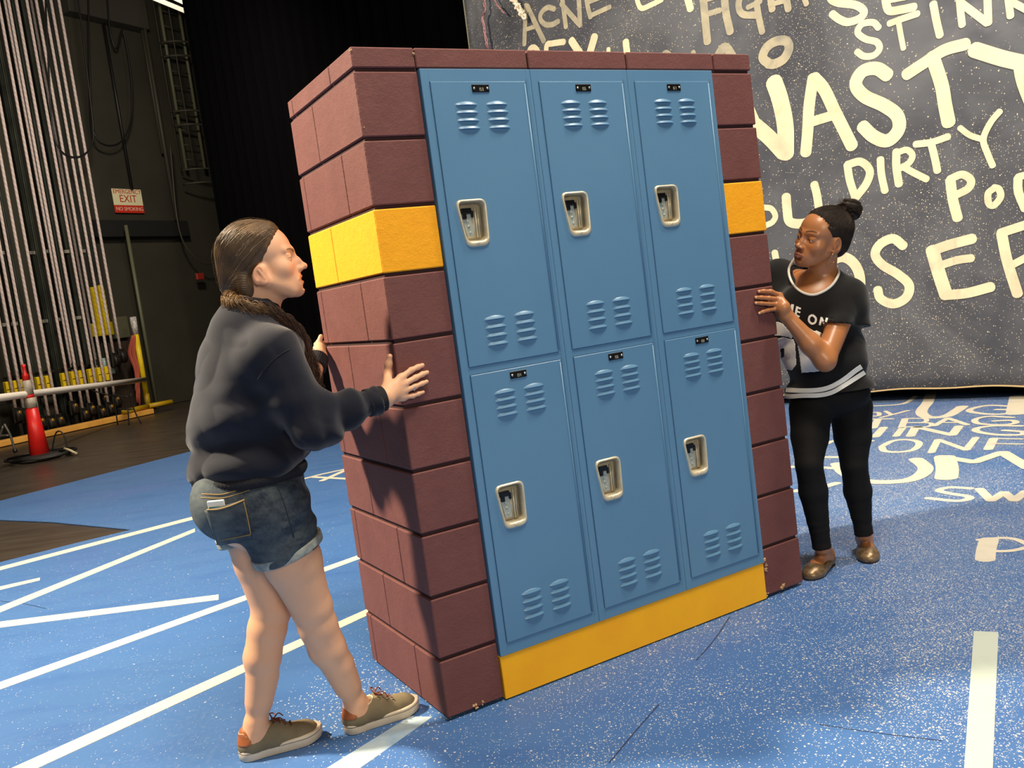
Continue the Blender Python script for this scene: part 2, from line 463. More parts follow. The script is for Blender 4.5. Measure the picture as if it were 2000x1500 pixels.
class HeadFrame:
    def __init__(s, origin, fwd, up, scale=1.0):
        s.f = nrm(fwd); s.u = nrm(np.asarray(up, float) - s.f * np.dot(up, s.f)); s.r = np.cross(s.f, s.u); s.o = np.asarray(origin, float); s.s = scale
        s.R = np.array([s.r, s.f, s.u])
    def w(s, x, y, z): return s.o + s.s * (s.r * x + s.f * y + s.u * z)
    def l(s, P): return (P - s.o) @ s.R.T / s.s
def rx(a): c, s_ = math.cos(a), math.sin(a); return np.array([[1, 0, 0], [0, c, s_], [0, -s_, c]])
def add_head(B, H, p):
    """adds a sculpted head to field B in head frame H; p: shape settings"""
    S_ = H.s; E = lambda c, r, R=None, k=.02, kind='u': B.ell(H.w(*c), np.array(r) * S_, (H.R if R is None else R @ H.R), k * S_, kind)
    Cp = lambda a, b, ra, rb, k=.01, kind='u': B.cap(H.w(*a), H.w(*b), ra * S_, rb * S_, k * S_, kind)
    E((0, -.020, .046), (.073, .094, .080), k=.03)
    E((0, .036, .034), (.065, .057, .064), k=.03)          # forehead
    E((0, .044, -.028), (.060, .048, .050), k=.025)        # mid face
    jw = p.get('jaw', 1.0); E((0, .040, -.064), (.050 * jw, .045, .036), k=.025)        # lower face
    for q in (-1, 1):
        Cp((q * .062 * jw, -.002, -.038), (q * .026 * jw, .066, -.086), .015 * jw, .016 * jw, .025)      # jaw line
        E((q * .039, .057, -.022), (.023, .022, .020), k=.025)                         # cheek bone
        Cp((q * .010, .0905, .0245), (q * .044, .075, .0255), .0075, .006, .016)      # brow
    E((0, .082, -.090), (.018, .016, .015), k=.02)         # chin
    # nose
    n = p.get('nose', 1.0); w = p.get('nose_w', 1.0)
    Cp((0, .0895, .015), (0, .1005 + .010 * (n - 1), -.006), .0058, .0062, .014)
    Cp((0, .1005 + .010 * (n - 1), -.006), (0, .1125 + .014 * (n - 1), -.025), .0062, .0074, .009)
    Cp((0, .082, .012), (0, .0905 + .004 * (n - 1), -.024), .0115, .0135, .010)      # nose root filling
    E((0, .1135 + .014 * (n - 1), -.0275), (.0088, .0078, .0072), k=.007)
    for q in (-1, 1):
        E((q * .0105 * w, .1030, -.0310), (.0068 * w, .0090, .0066), k=.007)
        E((q * .0056 * w, .1085, -.0378), (.0026 * w, .0040, .0026), k=.002, kind='s')
        # eye sockets
        E((q * .032, .100, .004), (.019, .018, .0120), k=.014, kind='s')
        E((q * .0315, .0745, .0035), (.0175, .0148, .0142), k=.006)                    # lids
        op = p.get('eye', .0036)
        E((q * .0315, .094, .0030 + p.get('eye_dz', 0)), (.0140, .018, op), k=.0012, kind='s')
        Cp((q * .019, .0872, .0130), (q * .046, .0792, .0115), .0020, .0016, .006)     # lid fold
    # mouth
    lp = p.get('lip', 1.0); po = p.get('pout', 0.0); mz = p.get('mouth_z', -.0605); hw = p.get('mouth_w', .0245)
    E((0, .084, -.062), (.032, .015, .024), k=.02)
    up = .0042 * lp; lw = .0050 * lp; g = p.get('gape', .0)
    for q in (-1, 1):
        Cp((q * hw, .0900 + po * .3, mz), (q * .005, .0985 + po, mz + .0042 + g), .0022 * lp, up, .005)
        Cp((q * hw, .0900 + po * .3, mz), (q * .004, .0965 + po, mz - .0050 - g), .0022 * lp, lw, .005)
    E((0, .105 + po, mz), (hw * (.85 if g else .98), .013 + po, .0008 + g), k=.0015, kind='s')
    E((0, .0985, mz - .0170 - g), (.012, .0045, .0036), k=.010, kind='s')
    # ears
    for q in (-1, 1):
        T_ = rx(-.22 - p.get('ear_rot', 0)); ez = p.get('ear_dz', 0); c0 = np.array([q * .0715, -.006, -.004 + ez])
        Cp((q * .060, .004, .012 + ez), (q * .060, .006, -.026 + ez), .014, .012, .012)
        es = p.get('ear_s', 1.0)
        E(tuple(c0), np.array((.0070, .0165, .029)) * es, T_, .010)
        E(tuple(c0 + [q * .005, -.002, 0]), np.array((.0085, .0190, .0315)) * es, T_, .004)
        E(tuple(c0 + [q * .0130, .000, .004]), np.array((.0078, .0125, .0220)) * es, T_, .004, 's')
        Cp(tuple(c0 + [q * .006, .011, -.012]), tuple(c0 + [q * .007, .002, .012]), .0032, .0028, .004)
        E(tuple(c0 + [q * .004, .006, -.026 * es]), (.0055, .0085, .0080), k=.006)

def head_color(H, base, lip, brow, V, p, dark=None, blush=None, brow_z=.0265):
    """skin colour per vertex: lips, brows, lids and ears differ from the rest"""
    L_ = H.l(V); C = np.tile(np.array(lin(base)[:3]), (len(V), 1))
    n = vnoise(V * 18, 3) * .5 + vnoise(V * 60, 4) * .3; C *= (1 + .05 * n)[:, None]
    def mix(w, c): 
        nonlocal C
        w = np.clip(w, 0, 1)[:, None]; C = C * (1 - w) + np.array(lin(c)[:3]) * w
    x, y, z = L_[:, 0], L_[:, 1], L_[:, 2]; ax = np.abs(x)
    if blush: 
        mix(.35 * np.exp(-(((ax - .045) / .02) ** 2 + ((z + .028) / .018) ** 2)) * (y > .02), blush); mix(.3 * np.exp(-((y + .01) / .03) ** 2) * (ax > .072), blush)
    mz = p.get('mouth_z', -.0605); hw = p.get('mouth_w', .0245); lp = p.get('lip', 1.0); g = p.get('gape', 0)
    t = np.clip(ax / (hw + .002), 0, 1); up = (.0095 * lp + g) * (1 - t ** 2.2) * (1 - .15 * np.exp(-(ax / .004) ** 2)) + .001; lw = (.0105 * lp + g) * (1 - t ** 2) + .001
    inl = (ax < hw + .003) & (y > .07)
    d = np.where(z > mz, up - (z - mz), lw - (mz - z)); mix(np.where(inl, np.clip(d / .0016 + .5, 0, 1), 0) * .85, lip)
    bz = brow_z + .006 * np.sin(np.clip((ax - .012) / .036, 0, 1) * 2.3); bw = .0035 * p.get('brow_t', 1.0) * (1 - .6 * np.clip((ax - .012) / .036, 0, 1)) 
    e = (1 - np.clip((np.abs(z - bz) - bw * .5) / .0018, 0, 1)) * ((ax > .011) & (ax < .049) & (y > .03)); mix(e * .85, brow)
    if dark: # lash line round the eye opening
        ez = .0030 + p.get('eye_dz', 0); op = p.get('eye', .0036); rr = np.sqrt(((ax - .0315) / .0140) ** 2 + ((z - ez) / op) ** 2)
        mix(np.where((y > .05) & (z > ez - .001), 1 - np.clip(np.abs(rr - 1.05) / .28, 0, 1), 0) * .85, dark)
    return C
def make_eyes(H, parent, p, look=(0, 1, 0), iris=(52, 34, 22)):
    ms = [simple('eye_white', (196, 186, 176), .2), simple('iris_brown', iris, .1), simple('pupil_black', (6, 5, 5), .05)]
    for q in (-1, 1):
        c = H.w(q * .0315, .0762, .0032); R_ = .0126 * H.s; d = nrm(H.r * look[0] + H.f * look[1] + H.u * look[2]); a = nrm(np.cross(d, H.u)); b = np.cross(a, d); mb = MB()
        th = np.concatenate([np.linspace(.001, .17, 4), np.linspace(.19, .46, 5), np.linspace(.5, 3.13, 14)]); n = 24
        V = []; F = []; M_ = []
        for t in th:
            bulge = 1.03 if t < .47 else 1.0
            V += [c + R_ * bulge * (math.cos(t) * d + math.sin(t) * (math.cos(u) * a + math.sin(u) * b)) for u in np.arange(n) * 2 * math.pi / n]
        for i in range(len(th) - 1):
            mi = 2 if th[i + 1] < .18 else (1 if th[i + 1] < .47 else 0)
            for k in range(n): k2 = (k + 1) % n; F.append((i * n + k, i * n + k2, (i + 1) * n + k2, (i + 1) * n + k)); M_.append(mi)
        F.append(tuple(range(n))[::-1]); M_.append(2)
        me = arr_mesh('eye', V, F, True, M_)
        for mm in ms: me.materials.append(mm)
        link_mesh('eye', me, None, parent)
def on_cap(F_, c, D, r0=.03, r1=.2):
    """radial projection of unit directions D from centre c onto field F_"""
    lo = np.full(len(D), r0); hi = np.full(len(D), r1)
    for _ in range(16):
        m_ = (lo + hi) / 2; v = F_(c + D * m_[:, None]); ins = v < 0; lo = np.where(ins, m_, lo); hi = np.where(ins, hi, m_)
    return c + D * ((lo + hi) / 2)[:, None]
# ------------------------------------------------------------------ stage floor
def speck_layers(m, layers, fleck, mask_scale=0.6, mlo=0.45, mhi=0.62):
    for (sc, r0, r1, thr, seed, msc, a, b) in layers:
        d, c = m.voronoi_dots(sc, r0, r1, seed=seed)
        sep = m.N('ShaderNodeSeparateColor'); m.L(c, sep.inputs[0])
        pick = m.mult(sep.outputs[0], thr, 'GREATER_THAN')
        pm = m.ramp(m.noise(msc, 3), a, b)
        m.over(m.mult(m.mult(d, pick), pm), fleck)
m = Mat('dark_stage_boards', (66, 58, 50), 0.34)
m.vary((48, 42, 36), 1.2, stretch=(1, 6, 1)).vary((90, 80, 68), 2.2, 0.55, 0.8, 0.7, stretch=(0.5, 7, 1))
m.rbump(30, 0.1, 0.001, stretch=(1, 8, 1)).rough_noise(1.5, 0.25, 0.5); M_DARKFLOOR = m.done()
m = Mat('blue_painted_floor', (62, 104, 164), 0.5)
m.vary((70, 112, 168), 0.7, 0.35, 0.7).vary((54, 94, 156), 2.1, 0.5, 0.75, 0.7, stretch=(1, 3, 1)).vary((84, 98, 168), 0.45, 0.58, 0.75, 0.45)
m.over(m.mult(m.ramp(m.noise(55, 5, .7), .5, .72), m.mult(m.ramp(m.noise(1.3, 3), .42, .62), .35)), (128, 146, 180))
# white paint flecks, denser towards the right and the middle of the stage
sx = m.N('ShaderNodeSeparateXYZ'); m.L(m.tc, sx.inputs[0])
mr = m.N('ShaderNodeMapRange'); mr.inputs['From Min'].default_value = -0.9; mr.inputs['From Max'].default_value = 1.3
mr.inputs['To Min'].default_value = 0.03; mr.inputs['To Max'].default_value = 1.0; m.L(sx.outputs[0], mr.inputs['Value'])
for (sc, r0, r1, thr, seed, msc, a, b) in [(70, 0.16, 0.28, 0.40, 3.1, 1.6, 0.36, 0.60), (140, 0.20, 0.32, 0.45, 7.7, 1.1, 0.36, 0.62), (200, 0.2, 0.34, 0.5, 1.3, 0.8, 0.35, 0.6)]:
    d, c = m.voronoi_dots(sc, r0, r1, seed=seed)
    sep = m.N('ShaderNodeSeparateColor'); m.L(c, sep.inputs[0])
    nz = m.mult(m.ramp(m.noise(msc, 3), a, b), mr.outputs[0])
    pick = m.mult(m.mult(sep.outputs[0], m.mult(nz, thr * 1.7), 'LESS_THAN'), 1.0)
    m.over(m.mult(d, pick), (226, 218, 204))
# a small cloud of flecks by the brick corner
vm = m.N('ShaderNodeVectorMath', operation='DISTANCE'); m.L(m.tc, vm.inputs[0]); vm.inputs[1].default_value = (-0.62, 2.98, 0)
cl = m.ramp(vm.outputs['Value'], 0.05, 0.42, (1, 1, 1, 1), (0, 0, 0, 1))
d, c = m.voronoi_dots(105, 0.2, 0.34, seed=5.5); sep = m.N('ShaderNodeSeparateColor'); m.L(c, sep.inputs[0])
m.over(m.mult(d, m.mult(sep.outputs[1], m.mult(cl, 0.75), 'LESS_THAN')), (232, 222, 206))
m.rbump(60, 0.08, 0.001).rough_noise(2.0, 0.42, 0.62); M_BLUE = m.done()
m = Mat('white_floor_paint', (222, 214, 196), 0.55); m.vary((196, 192, 182), 7, 0.5, 0.75, 0.8).rbump(90, 0.15, 0.0006); M_WPAINT = m.done()
m = Mat('worn_white_floor_paint', (168, 186, 196), 0.5); m.vary((126, 160, 196), 9, 0.45, 0.7, 0.8); M_WORN = m.done()
m = Mat('cool_white_floor_paint', (196, 206, 196), 0.5); m.vary((176, 192, 190), 6, 0.45, 0.7, 0.8); M_COOL = m.done()

mb = MB(); mb.box((0, 12, -0.11), (44, 44, 0.2)); floor = mb.build('floor', M_DARKFLOOR); tag(floor, kind='structure')
def slab(name, pix, z, t, mat, parent, world_pts=None):
    P = [gnd(*q)[:2] for q in pix] + (world_pts or [])
    mb = MB(); mb.prism(P, (0, 0, z - t), (1, 0, 0), (0, 1, 0), (0, 0, 1), t, 0); return mb.build(name, mat, parent)
E1 = gnd(0, 978)[:2]; E2 = gnd(370, 882)[:2]; ed = nrm(E2 - E1)
far = E1 + ed * 11.0; near = E1 - ed * 1.2
tri = [gnd(0, 1098)[:2], gnd(150, 1060)[:2], gnd(258, 1034)[:2], gnd(100, 1019)[:2], gnd(0, 1015)[:2]]
mb = MB()
t0, t2, t4 = tri[0], tri[2], tri[4]
wnear = t2 + (t0 - t2) * 2.4; wfar = t4 + (t4 - tri[3]) * 1.6
for poly in ([(-9.0, -4), (9, -4), (9, t2[1]), tuple(t2), tuple(tri[1]), tuple(t0), tuple(wnear)],
             [tuple(t2), (9, t2[1]), (9, 14.0), tuple(far), tuple(E2), tuple(E1), tuple(wfar), tuple(t4), tuple(tri[3])]):
    mb.prism(poly, (0, 0, -0.006), (1, 0, 0), (0, 1, 0), (0, 0, 1), 0.006)
stage_paint = mb.build('blue_floor_covering', M_BLUE, floor)

class Ribbons:
    """painted strokes lying on a plane patch, joined as one mesh"""
    def __init__(s, fn, nrmv): s.fn = fn; s.n = np.asarray(nrmv, float); s.V = []; s.F = []; s.k = 0; s.z = 0
    def stroke(s, P, w, smooth=True, caps=True, w2=None):
        if np.linalg.norm(np.asarray(P[0], float) - np.asarray(P[-1], float)) < 1e-6 or w < .006: caps = False
        """P: points in plane coords (u,v)"""
        P = np.asarray(P, float)
        if not smooth and len(P) > 2:
            for a_, b_ in zip(P[:-1], P[1:]): s.stroke([a_, b_], w, True, caps)
            return
        P = catmull(P, 7) if (smooth and len(P) > 2) else (catmull(P, 10) if len(P) == 2 else P)
        T = np.gradient(P, axis=0); T /= np.linalg.norm(T, axis=1, keepdims=True) + 1e-9
        N = np.stack([-T[:, 1], T[:, 0]], 1)
        ww = np.linspace(w, w2 if w2 else w, len(P)) / 2
        L_ = P + N * ww[:, None]; R_ = P - N * ww[:, None]
        out = [L_]
        if caps:
            e = P[-1]; a = [e + ww[-1] * (math.cos(t) * N[-1] + 0.8 * math.sin(t) * T[-1]) for t in np.linspace(0, math.pi, 7)[1:-1]]
            out.append(np.array(a))
        out.append(R_[::-1])
        if caps:
            e = P[0]; a = [e + ww[0] * (-math.cos(t) * N[0] - 0.8 * math.sin(t) * T[0]) for t in np.linspace(0, math.pi, 7)[1:-1]]
            out.append(np.array(a))
        # quads along the stroke, fans for the caps
        s.z += 1; off = s.n * (0.00025 * s.z)
        n = len(P); base = s.k
        X = np.vstack([L_, R_] + ([out[1], out[3]] if caps else []))
        V = np.array([s.fn(*q) for q in X]) + off
        s.V.append(V)
        for i in range(n - 1): s.F.append((base + i, base + n + i, base + n + i + 1, base + i + 1))
        if caps:
            c1 = list(range(2 * n, 2 * n + 5)); s.F.append(tuple(base + i for i in [n - 1] + [2 * n - 1] + c1[::-1]))
            c2 = list(range(2 * n + 5, 2 * n + 10)); s.F.append(tuple(base + i for i in [n] + [0] + c2[::-1]))
        s.k += len(V)
    def build(s, name, mat, parent):
        me = arr_mesh(name, np.concatenate(s.V), s.F); return link_mesh(name, me, mat, parent)
gfn = lambda u, v: np.array([u, v, 0.0006])
def gline(name, a, b, wa, wb, mat):
    """straight painted line, px ends with px half heights"""
    P = [gnd(a[0], a[1] - wa)[:2], gnd(b[0], b[1] - wb)[:2], gnd(b[0], b[1] + wb)[:2], gnd(a[0], a[1] + wa)[:2]]
    mb = MB(); mb.prism(P, (0, 0, 0), (1, 0, 0), (0, 1, 0), (0, 0, 1), 0.0012); return mb.build(name, mat, floor)
gline('painted_line', (-30, 1118.5), (392, 1008), 3.4, 3.0, M_WPAINT)
gline('painted_line', (-30, 1203), (381, 1035.5), 6.2, 3.5, M_COOL)
gline('painted_line', (-30, 1156), (78, 1131), 3.6, 2.6, M_WPAINT)
gline('painted_line', (-30, 1224), (427, 1166.5), 5.8, 5.0, M_WPAINT)
gline('painted_line', (-30, 1350.5), (830, 1042), 7.4, 3.6, M_WPAINT)
gline('painted_line', (-60, 1550), (860, 1131), 12.5, 5.4, M_WPAINT)
P = [gnd(*q)[:2] for q in ((590, 1530), (640, 1530), (850, 1392), (812, 1395))]
P = [gnd(*q)[:2] for q in ((582, 1535), (655, 1535), (845, 1400), (800, 1400))]
mb = MB(); mb.prism(P, (0, 0, 0), (1, 0, 0), (0, 1, 0), (0, 0, 1), 0.0009); mb.build('worn_painted_line', M_WORN, floor)
P = [gnd(*q)[:2] for q in ((1902, 1233), (1950, 1235), (1938, 1530), (1881, 1530))]
mb = MB(); mb.prism(P, (0, 0, 0), (1, 0, 0), (0, 1, 0), (0, 0, 1), 0.0012); mb.build('painted_line', M_COOL, floor)
def gword(strokes, name='painted_word'):
    R_ = Ribbons(gfn, (0, 0, 1))
    for (pts, w, *k) in strokes:
        g = [gnd(*q)[:2] for q in pts]; R_.stroke(g, w, smooth=not (k and k[0] == 's'))
    return R_.build(name, M_WPAINT, floor)
gword([([(583, 938), (625, 927), (676, 916)], .05, 's'), ([(629, 939), (676, 918)], .06, 's'), ([(613, 932), (690, 936)], .05, 's')])
gword([([(1819, 766), (1812, 786), (1803, 797), (1800, 807), (1814, 815), (1847, 813), (1867, 803), (1880, 794)], .085),
       ([(1979, 794), (1931, 792), (1900, 798), (1895, 804), (1931, 809), (1966, 808), (1976, 801), (1946, 800)], .05),
       ([(1990, 774), (1984, 808)], .13, 's')])
gword([([(1690, 793), (1728, 792), (1766, 788), (1788, 774)], .04),
       ([(1699, 806), (1715, 806), (1716, 812), (1700, 813)], .035), ([(1729, 803), (1741, 810)], .035, 's'), ([(1774, 802), (1720, 816)], .035, 's')])
gword([([(1690, 819), (1743, 818)], .035, 's'), ([(1715, 819), (1706, 836)], .055, 's'),
       ([(1768, 818), (1761, 835)], .05, 's'), ([(1768, 818), (1800, 817.5), (1810, 820), (1803, 825), (1768, 826)], .035), ([(1768, 826), (1810, 826), (1820, 829), (1808, 834), (1763, 834)], .035),
       ([(1851, 817), (1825, 832)], .045, 's'), ([(1851, 817), (1889, 830)], .045, 's'), ([(1838, 825.5), (1872, 826)], .03, 's'),
       ([(1978, 816), (1931, 814), (1905, 820), (1912, 828), (1956, 830.5), (1983, 827), (1977, 822), (1941, 823)], .045)])
gword([([(1690, 851), (1710, 853), (1726, 835)], .06, 's'), ([(1763, 836), (1750, 852)], .05, 's'), ([(1789, 834), (1778, 852)], .06, 's'), ([(1790, 834.5), (1860, 850), (1873, 833)], .06, 's'),
       ([(1994, 832.5), (1946, 832), (1912, 836), (1908, 843), (1946, 849.5), (1994, 849.5), (1998, 844), (1961, 841)], .05)])
gword([([(1722, 872), (1745, 861), (1775, 859), (1795, 865), (1785, 878), (1755, 883), (1728, 881), (1722, 872)], .045),
       ([(1614, 867), (1627, 861.5), (1645, 860), (1680, 858), (1703, 861.5)], .045), ([(1832, 859), (1819, 884)], .045, 's'), ([(1832, 859), (1887.5, 879), (1906, 855)], .045, 's'),
       ([(1941, 857), (1930, 878)], .055, 's'), ([(1941, 857), (1996, 858)], .028, 's'), ([(1938, 867), (1996, 868)], .028, 's')])
gword([([(1690, 893), (1640, 893), (1600, 893)], .05, 's'), ([(1540, 912), (1600, 913), (1630, 915)], .05), ([(1548, 960), (1600, 953), (1634, 944)], .06),
       ([(1635, 906), (1652, 925), (1690, 940), (1753, 941), (1791, 932.5), (1808, 915), (1789, 897)], .085),
       ([(1845, 893), (1850, 915), (1848, 934)], .12), ([(1837, 892), (1903, 903), (1958, 884), (2010, 915)], .075, 's')])
gword([([(1896, 954), (1855, 952), (1834, 958), (1855, 964), (1887.5, 969), (1893, 974), (1867, 978.5), (1812, 973)], .042),
       ([(1913, 955), (1936, 978), (1961, 962), (1981, 978), (2004, 960)], .048, 's')])
gword([([(1932, 1054), (1926, 1075), (1924, 1093)], .075), ([(1911, 1055), (1956, 1051), (1985, 1054), (2012, 1066)], .03), ([(1936, 1077), (1975, 1076), (2012, 1068)], .03)])
for pts, w in (([(1425, 1205), (1395, 1250), (1360, 1290)], .004), ([(1287, 1376), (1240, 1430), (1190, 1490)], .004), ([(0, 1174), (50, 1180), (90, 1189)], .004), ([(1600, 1415), (1700, 1430), (1840, 1447)], .003)):
    R_ = Ribbons(gfn, (0, 0, 1)); R_.stroke([gnd(*q)[:2] for q in pts], w); R_.build('floor_seam', simple('floor_seam_dark', (40, 48, 80), .6), floor)

# ------------------------------------------------------------------ painted backdrop
B1 = gnd(1720, 788); B2 = gnd(2000, 781); bd = nrm(B2 - B1); bn = np.array([bd[1], -bd[0], 0.0])
if bn[1] > 0: bn = -bn
def bwob(u, v): return 0.018 * math.sin(u * 2.1 + 0.6 * math.sin(v * 1.3)) + 0.008 * math.sin(u * 5.3 + v * 0.9)
def bfn(u, v): return B1 + bd * u + np.array([0, 0, v]) + bn * (bwob(u, v) + 0.004)
def b_uv(x, y):
    q = hit(x, y, B1, bn) - B1; return np.array([q.dot(bd), q[2]])
uL = b_uv(912, 60)[0]; uR = b_uv(2000, 400)[0] + 2.2; zT = 8.2
m = Mat('painted_backdrop_cloth', (66, 69, 78), 0.8)
m.vary((100, 103, 110), 0.9, 0.42, 0.72, 0.9, dist=0.8).vary((46, 50, 64), 1.7, 0.5, 0.75, 0.8).vary((120, 120, 124), 1.5, 0.62, 0.85, 0.5, dist=1.5)
for (sc, r0, r1, thr, seed, msc, a, b) in [(26, 0.10, 0.17, 0.24, 2.2, 0.9, 0.38, 0.6), (50, 0.14, 0.22, 0.36, 9.2, 0.8, 0.38, 0.62), (85, 0.18, 0.28, 0.38, 4.2, 0.7, 0.38, 0.6)]:
    d, c = m.voronoi_dots(sc, r0, r1, seed=seed); sep = m.N('ShaderNodeSeparateColor'); m.L(c, sep.inputs[0])
    m.over(m.mult(d, m.mult(sep.outputs[0], m.mult(m.ramp(m.noise(msc, 3), a, b), thr), 'LESS_THAN')), (206, 194, 170))
m.rbump(7, 0.3, 0.01); M_DROP = m.done()
drop = thing('painted_backdrop', 'dark blue-grey splattered backdrop with big cream handwritten words hanging behind the right person', 'backdrop', tuple(B1 + bd * 1.0))
nu, nv = 140, 60
V = []; F = []
uvs = np.linspace(uL, uR, nu); hems = lambda u: 0.105 + 0.012 * math.sin(u * 3.1) + 0.006 * math.sin(u * 9)
for k in range(2):
    for i in range(nu):
        for j in range(nv):
            z = hems(uvs[i]) + (zT - hems(uvs[i])) * (j / (nv - 1))
            V.append(B1 + bd * uvs[i] + np.array([0, 0, z]) + bn * (bwob(uvs[i], z) - 0.004 * k))
for k in range(2):
    for i in range(nu - 1):
        for j in range(nv - 1):
            a = k * nu * nv + i * nv + j; f = (a, a + nv, a + nv + 1, a + 1); F.append(f if k == 0 else f[::-1])
for i in range(nu - 1):
    a = i * nv; b_ = nu * nv + i * nv; F.append((a, b_, b_ + nv, a + nv))
for j in range(nv - 1):
    F.append((j, j + 1, nu * nv + j + 1, nu * nv + j)); a = (nu - 1) * nv + j; F.append((a, nu * nv + a, nu * nv + a + 1, a + 1))
link_mesh('cloth', arr_mesh('cloth', V, F, True), M_DROP, drop)
mb = MB(); mb.tube([B1 + bd * u + np.array([0, 0, hems(u) + 0.002]) + bn * (bwob(u, 0.1) - 0.001) for u in uvs], 0.007, 6); mb.build('hem_tape', simple('tan_hem_tape', (190, 165, 120), .7), drop)
mb = MB(); mb.tube([B1 + bd * uL + np.array([0, 0, z]) + bn * bwob(uL, z) for z in np.linspace(0.1, zT, 30)], 0.008, 6); mb.build('edge_tape', simple('pale_edge_tape', (120, 118, 100), .7), drop)
m = Mat('cream_brush_paint', (224, 212, 180), 0.7); m.vary((196, 186, 158), 5, 0.45, 0.75, 0.9, dist=0.6).vary((150, 145, 132), 14, 0.6, 0.8, 0.5, stretch=(1, 1, .25)); M_CREAM = m.done()
m = Mat('thin_cream_brush_paint', (176, 168, 144), 0.7); m.vary((128, 126, 118), 6, 0.4, 0.7, 0.9, dist=0.6); M_THIN = m.done()
def bword(name, mat, strokes):
    R_ = Ribbons(bfn, bn)
    for (pts, w, *k) in strokes:
        uv = [b_uv(*q) for q in pts]; c = np.mean(np.array(pts, float), 0)
        sc = np.linalg.norm(hit(c[0] + 7, c[1] + 7, B1, bn) - hit(c[0] - 7, c[1] - 7, B1, bn)) / 19.8
        sc = min(sc, np.dot(hit(c[0], c[1], B1, bn) - CC, CF) / CAM_F * 1.15)
        R_.stroke(uv, w * sc, smooth=not (k and k[0] == 's'))
    return R_.build(name, mat, drop)
S = 's'
bword('painted_word', M_THIN, [([(1026, 10), (1024, 45), (1022, 86)], 9), ([(1029, 12), (1045, 45), (1062, 80)], 10), ([(1027, 57), (1043, 52)], 7, S),
    ([(1084, 18), (1071, 15), (1058, 25), (1056, 38), (1066, 48), (1080, 48), (1092, 42)], 9), ([(1098, -20), (1102, 15), (1107, 53)], 9), ([(1098, 8), (1135, 50)], 9, S), ([(1131, -25), (1135, 50)], 9, S),
    ([(1145, -25), (1149, 10), (1155, 34)], 9), ([(1155, 31), (1193, 14)], 8, S), ([(1150, 5), (1178, -6)], 8, S)])
bword('painted_word', M_CREAM, [([(1243, -20), (1248, 5), (1256, 17), (1275, 10), (1295, 0)], 9), ([(1340, -18), (1350, 18)], 13, S)])
bword('painted_word', M_THIN, [([(1372, -20), (1376, 20), (1382, 82)], 14), ([(1374, 0), (1404, -10)], 11, S), ([(1380, 28), (1405, 20)], 10, S), ([(1413, -15), (1417, 25), (1425, 62)], 14),
    ([(1446, -12), (1441, 10), (1449, 27), (1475, 29)], 12), ([(1476, 4), (1481, 35), (1487, 62)], 12), ([(1459, 14), (1484, 2)], 9, S), ([(1502, -18), (1507, 18)], 13, S), ([(1532, -20), (1539, 18)], 13, S), ([(1505, 8), (1536, 0)], 9, S), ([(1564, -20), (1575, 8)], 10, S)])
bword('painted_word', M_CREAM, [([(1640, -20), (1622, -5), (1636, 5), (1671, 10), (1687, 22), (1680, 35), (1657, 43), (1640, 38), (1625, 27)], 14), ([(1728, -20), (1731, 8), (1738, 21), (1760, 19), (1786, 14)], 15), ([(1735, 0), (1770, -6)], 12, S)])
bword('painted_word', M_CREAM, [([(1716, 54), (1705, 44), (1684, 47), (1675, 63), (1690, 76), (1712, 82), (1718, 95), (1707, 108), (1688, 110), (1674, 101)], 12),
    ([(1737, 46), (1765, 36), (1793, 27)], 12), ([(1755, 42), (1760, 70), (1765, 95)], 10), ([(1824, 8), (1830, 40), (1837, 70)], 14), ([(1875, -10), (1878, 25), (1881, 50)], 13), ([(1876, 5), (1930, 46)], 14, S), ([(1930, -15), (1932, 46)], 14, S),
    ([(1969, -15), (1975, 33)], 13, S), ([(1976, 4), (2010, 22)], 13, S), ([(1976, 2), (2005, -20)], 12, S)])
bword('painted_word', M_CREAM, [([(1030, 112), (1033, 96), (1042, 92), (1050, 100), (1052, 112)], 9), ([(1067, 115), (1068, 89), (1080, 85), (1103, 82)], 10), ([(1118, 80), (1148, 125)], 14, S), ([(1163, 72), (1150, 118)], 14, S), ([(1190, 96), (1190, 118)], 8, S), ([(1224, 82), (1228, 118)], 13, S)])
bword('painted_word', M_THIN, [([(1295, 112), (1303, 103), (1315, 112)], 9), ([(1355, 102), (1362, 120)], 9, S), ([(1398, 118), (1415, 92), (1434, 118)], 16),
    ([(1500, 124), (1488, 112), (1496, 92), (1515, 80), (1534, 80), (1540, 94), (1530, 114), (1512, 124), (1498, 124)], 17)])
bword('painted_word', M_CREAM, [([(1437, 165), (1470, 240)], 25, S), ([(1470, 242), (1500, 268), (1528, 298)], 28), ([(1510, 160), (1522, 195), (1532, 245), (1533, 300)], 32),
    ([(1588, 152), (1580, 205), (1577, 255), (1573, 298)], 22), ([(1590, 152), (1610, 175), (1632, 220), (1665, 285)], 23), ([(1588, 237), (1628, 225)], 18, S),
    ([(1734, 147), (1712, 134), (1685, 140), (1672, 165), (1689, 188), (1727, 206), (1753, 226), (1756, 253), (1735, 275), (1708, 267), (1686, 247)], 24),
    ([(1771, 146), (1805, 124), (1845, 99), (1888, 87)], 22), ([(1822, 110), (1840, 165), (1847, 205), (1854, 240)], 25), ([(1905, 98), (1960, 115), (2010, 126)], 29), ([(1993, 125), (2000, 160), (2015, 200)], 24)])
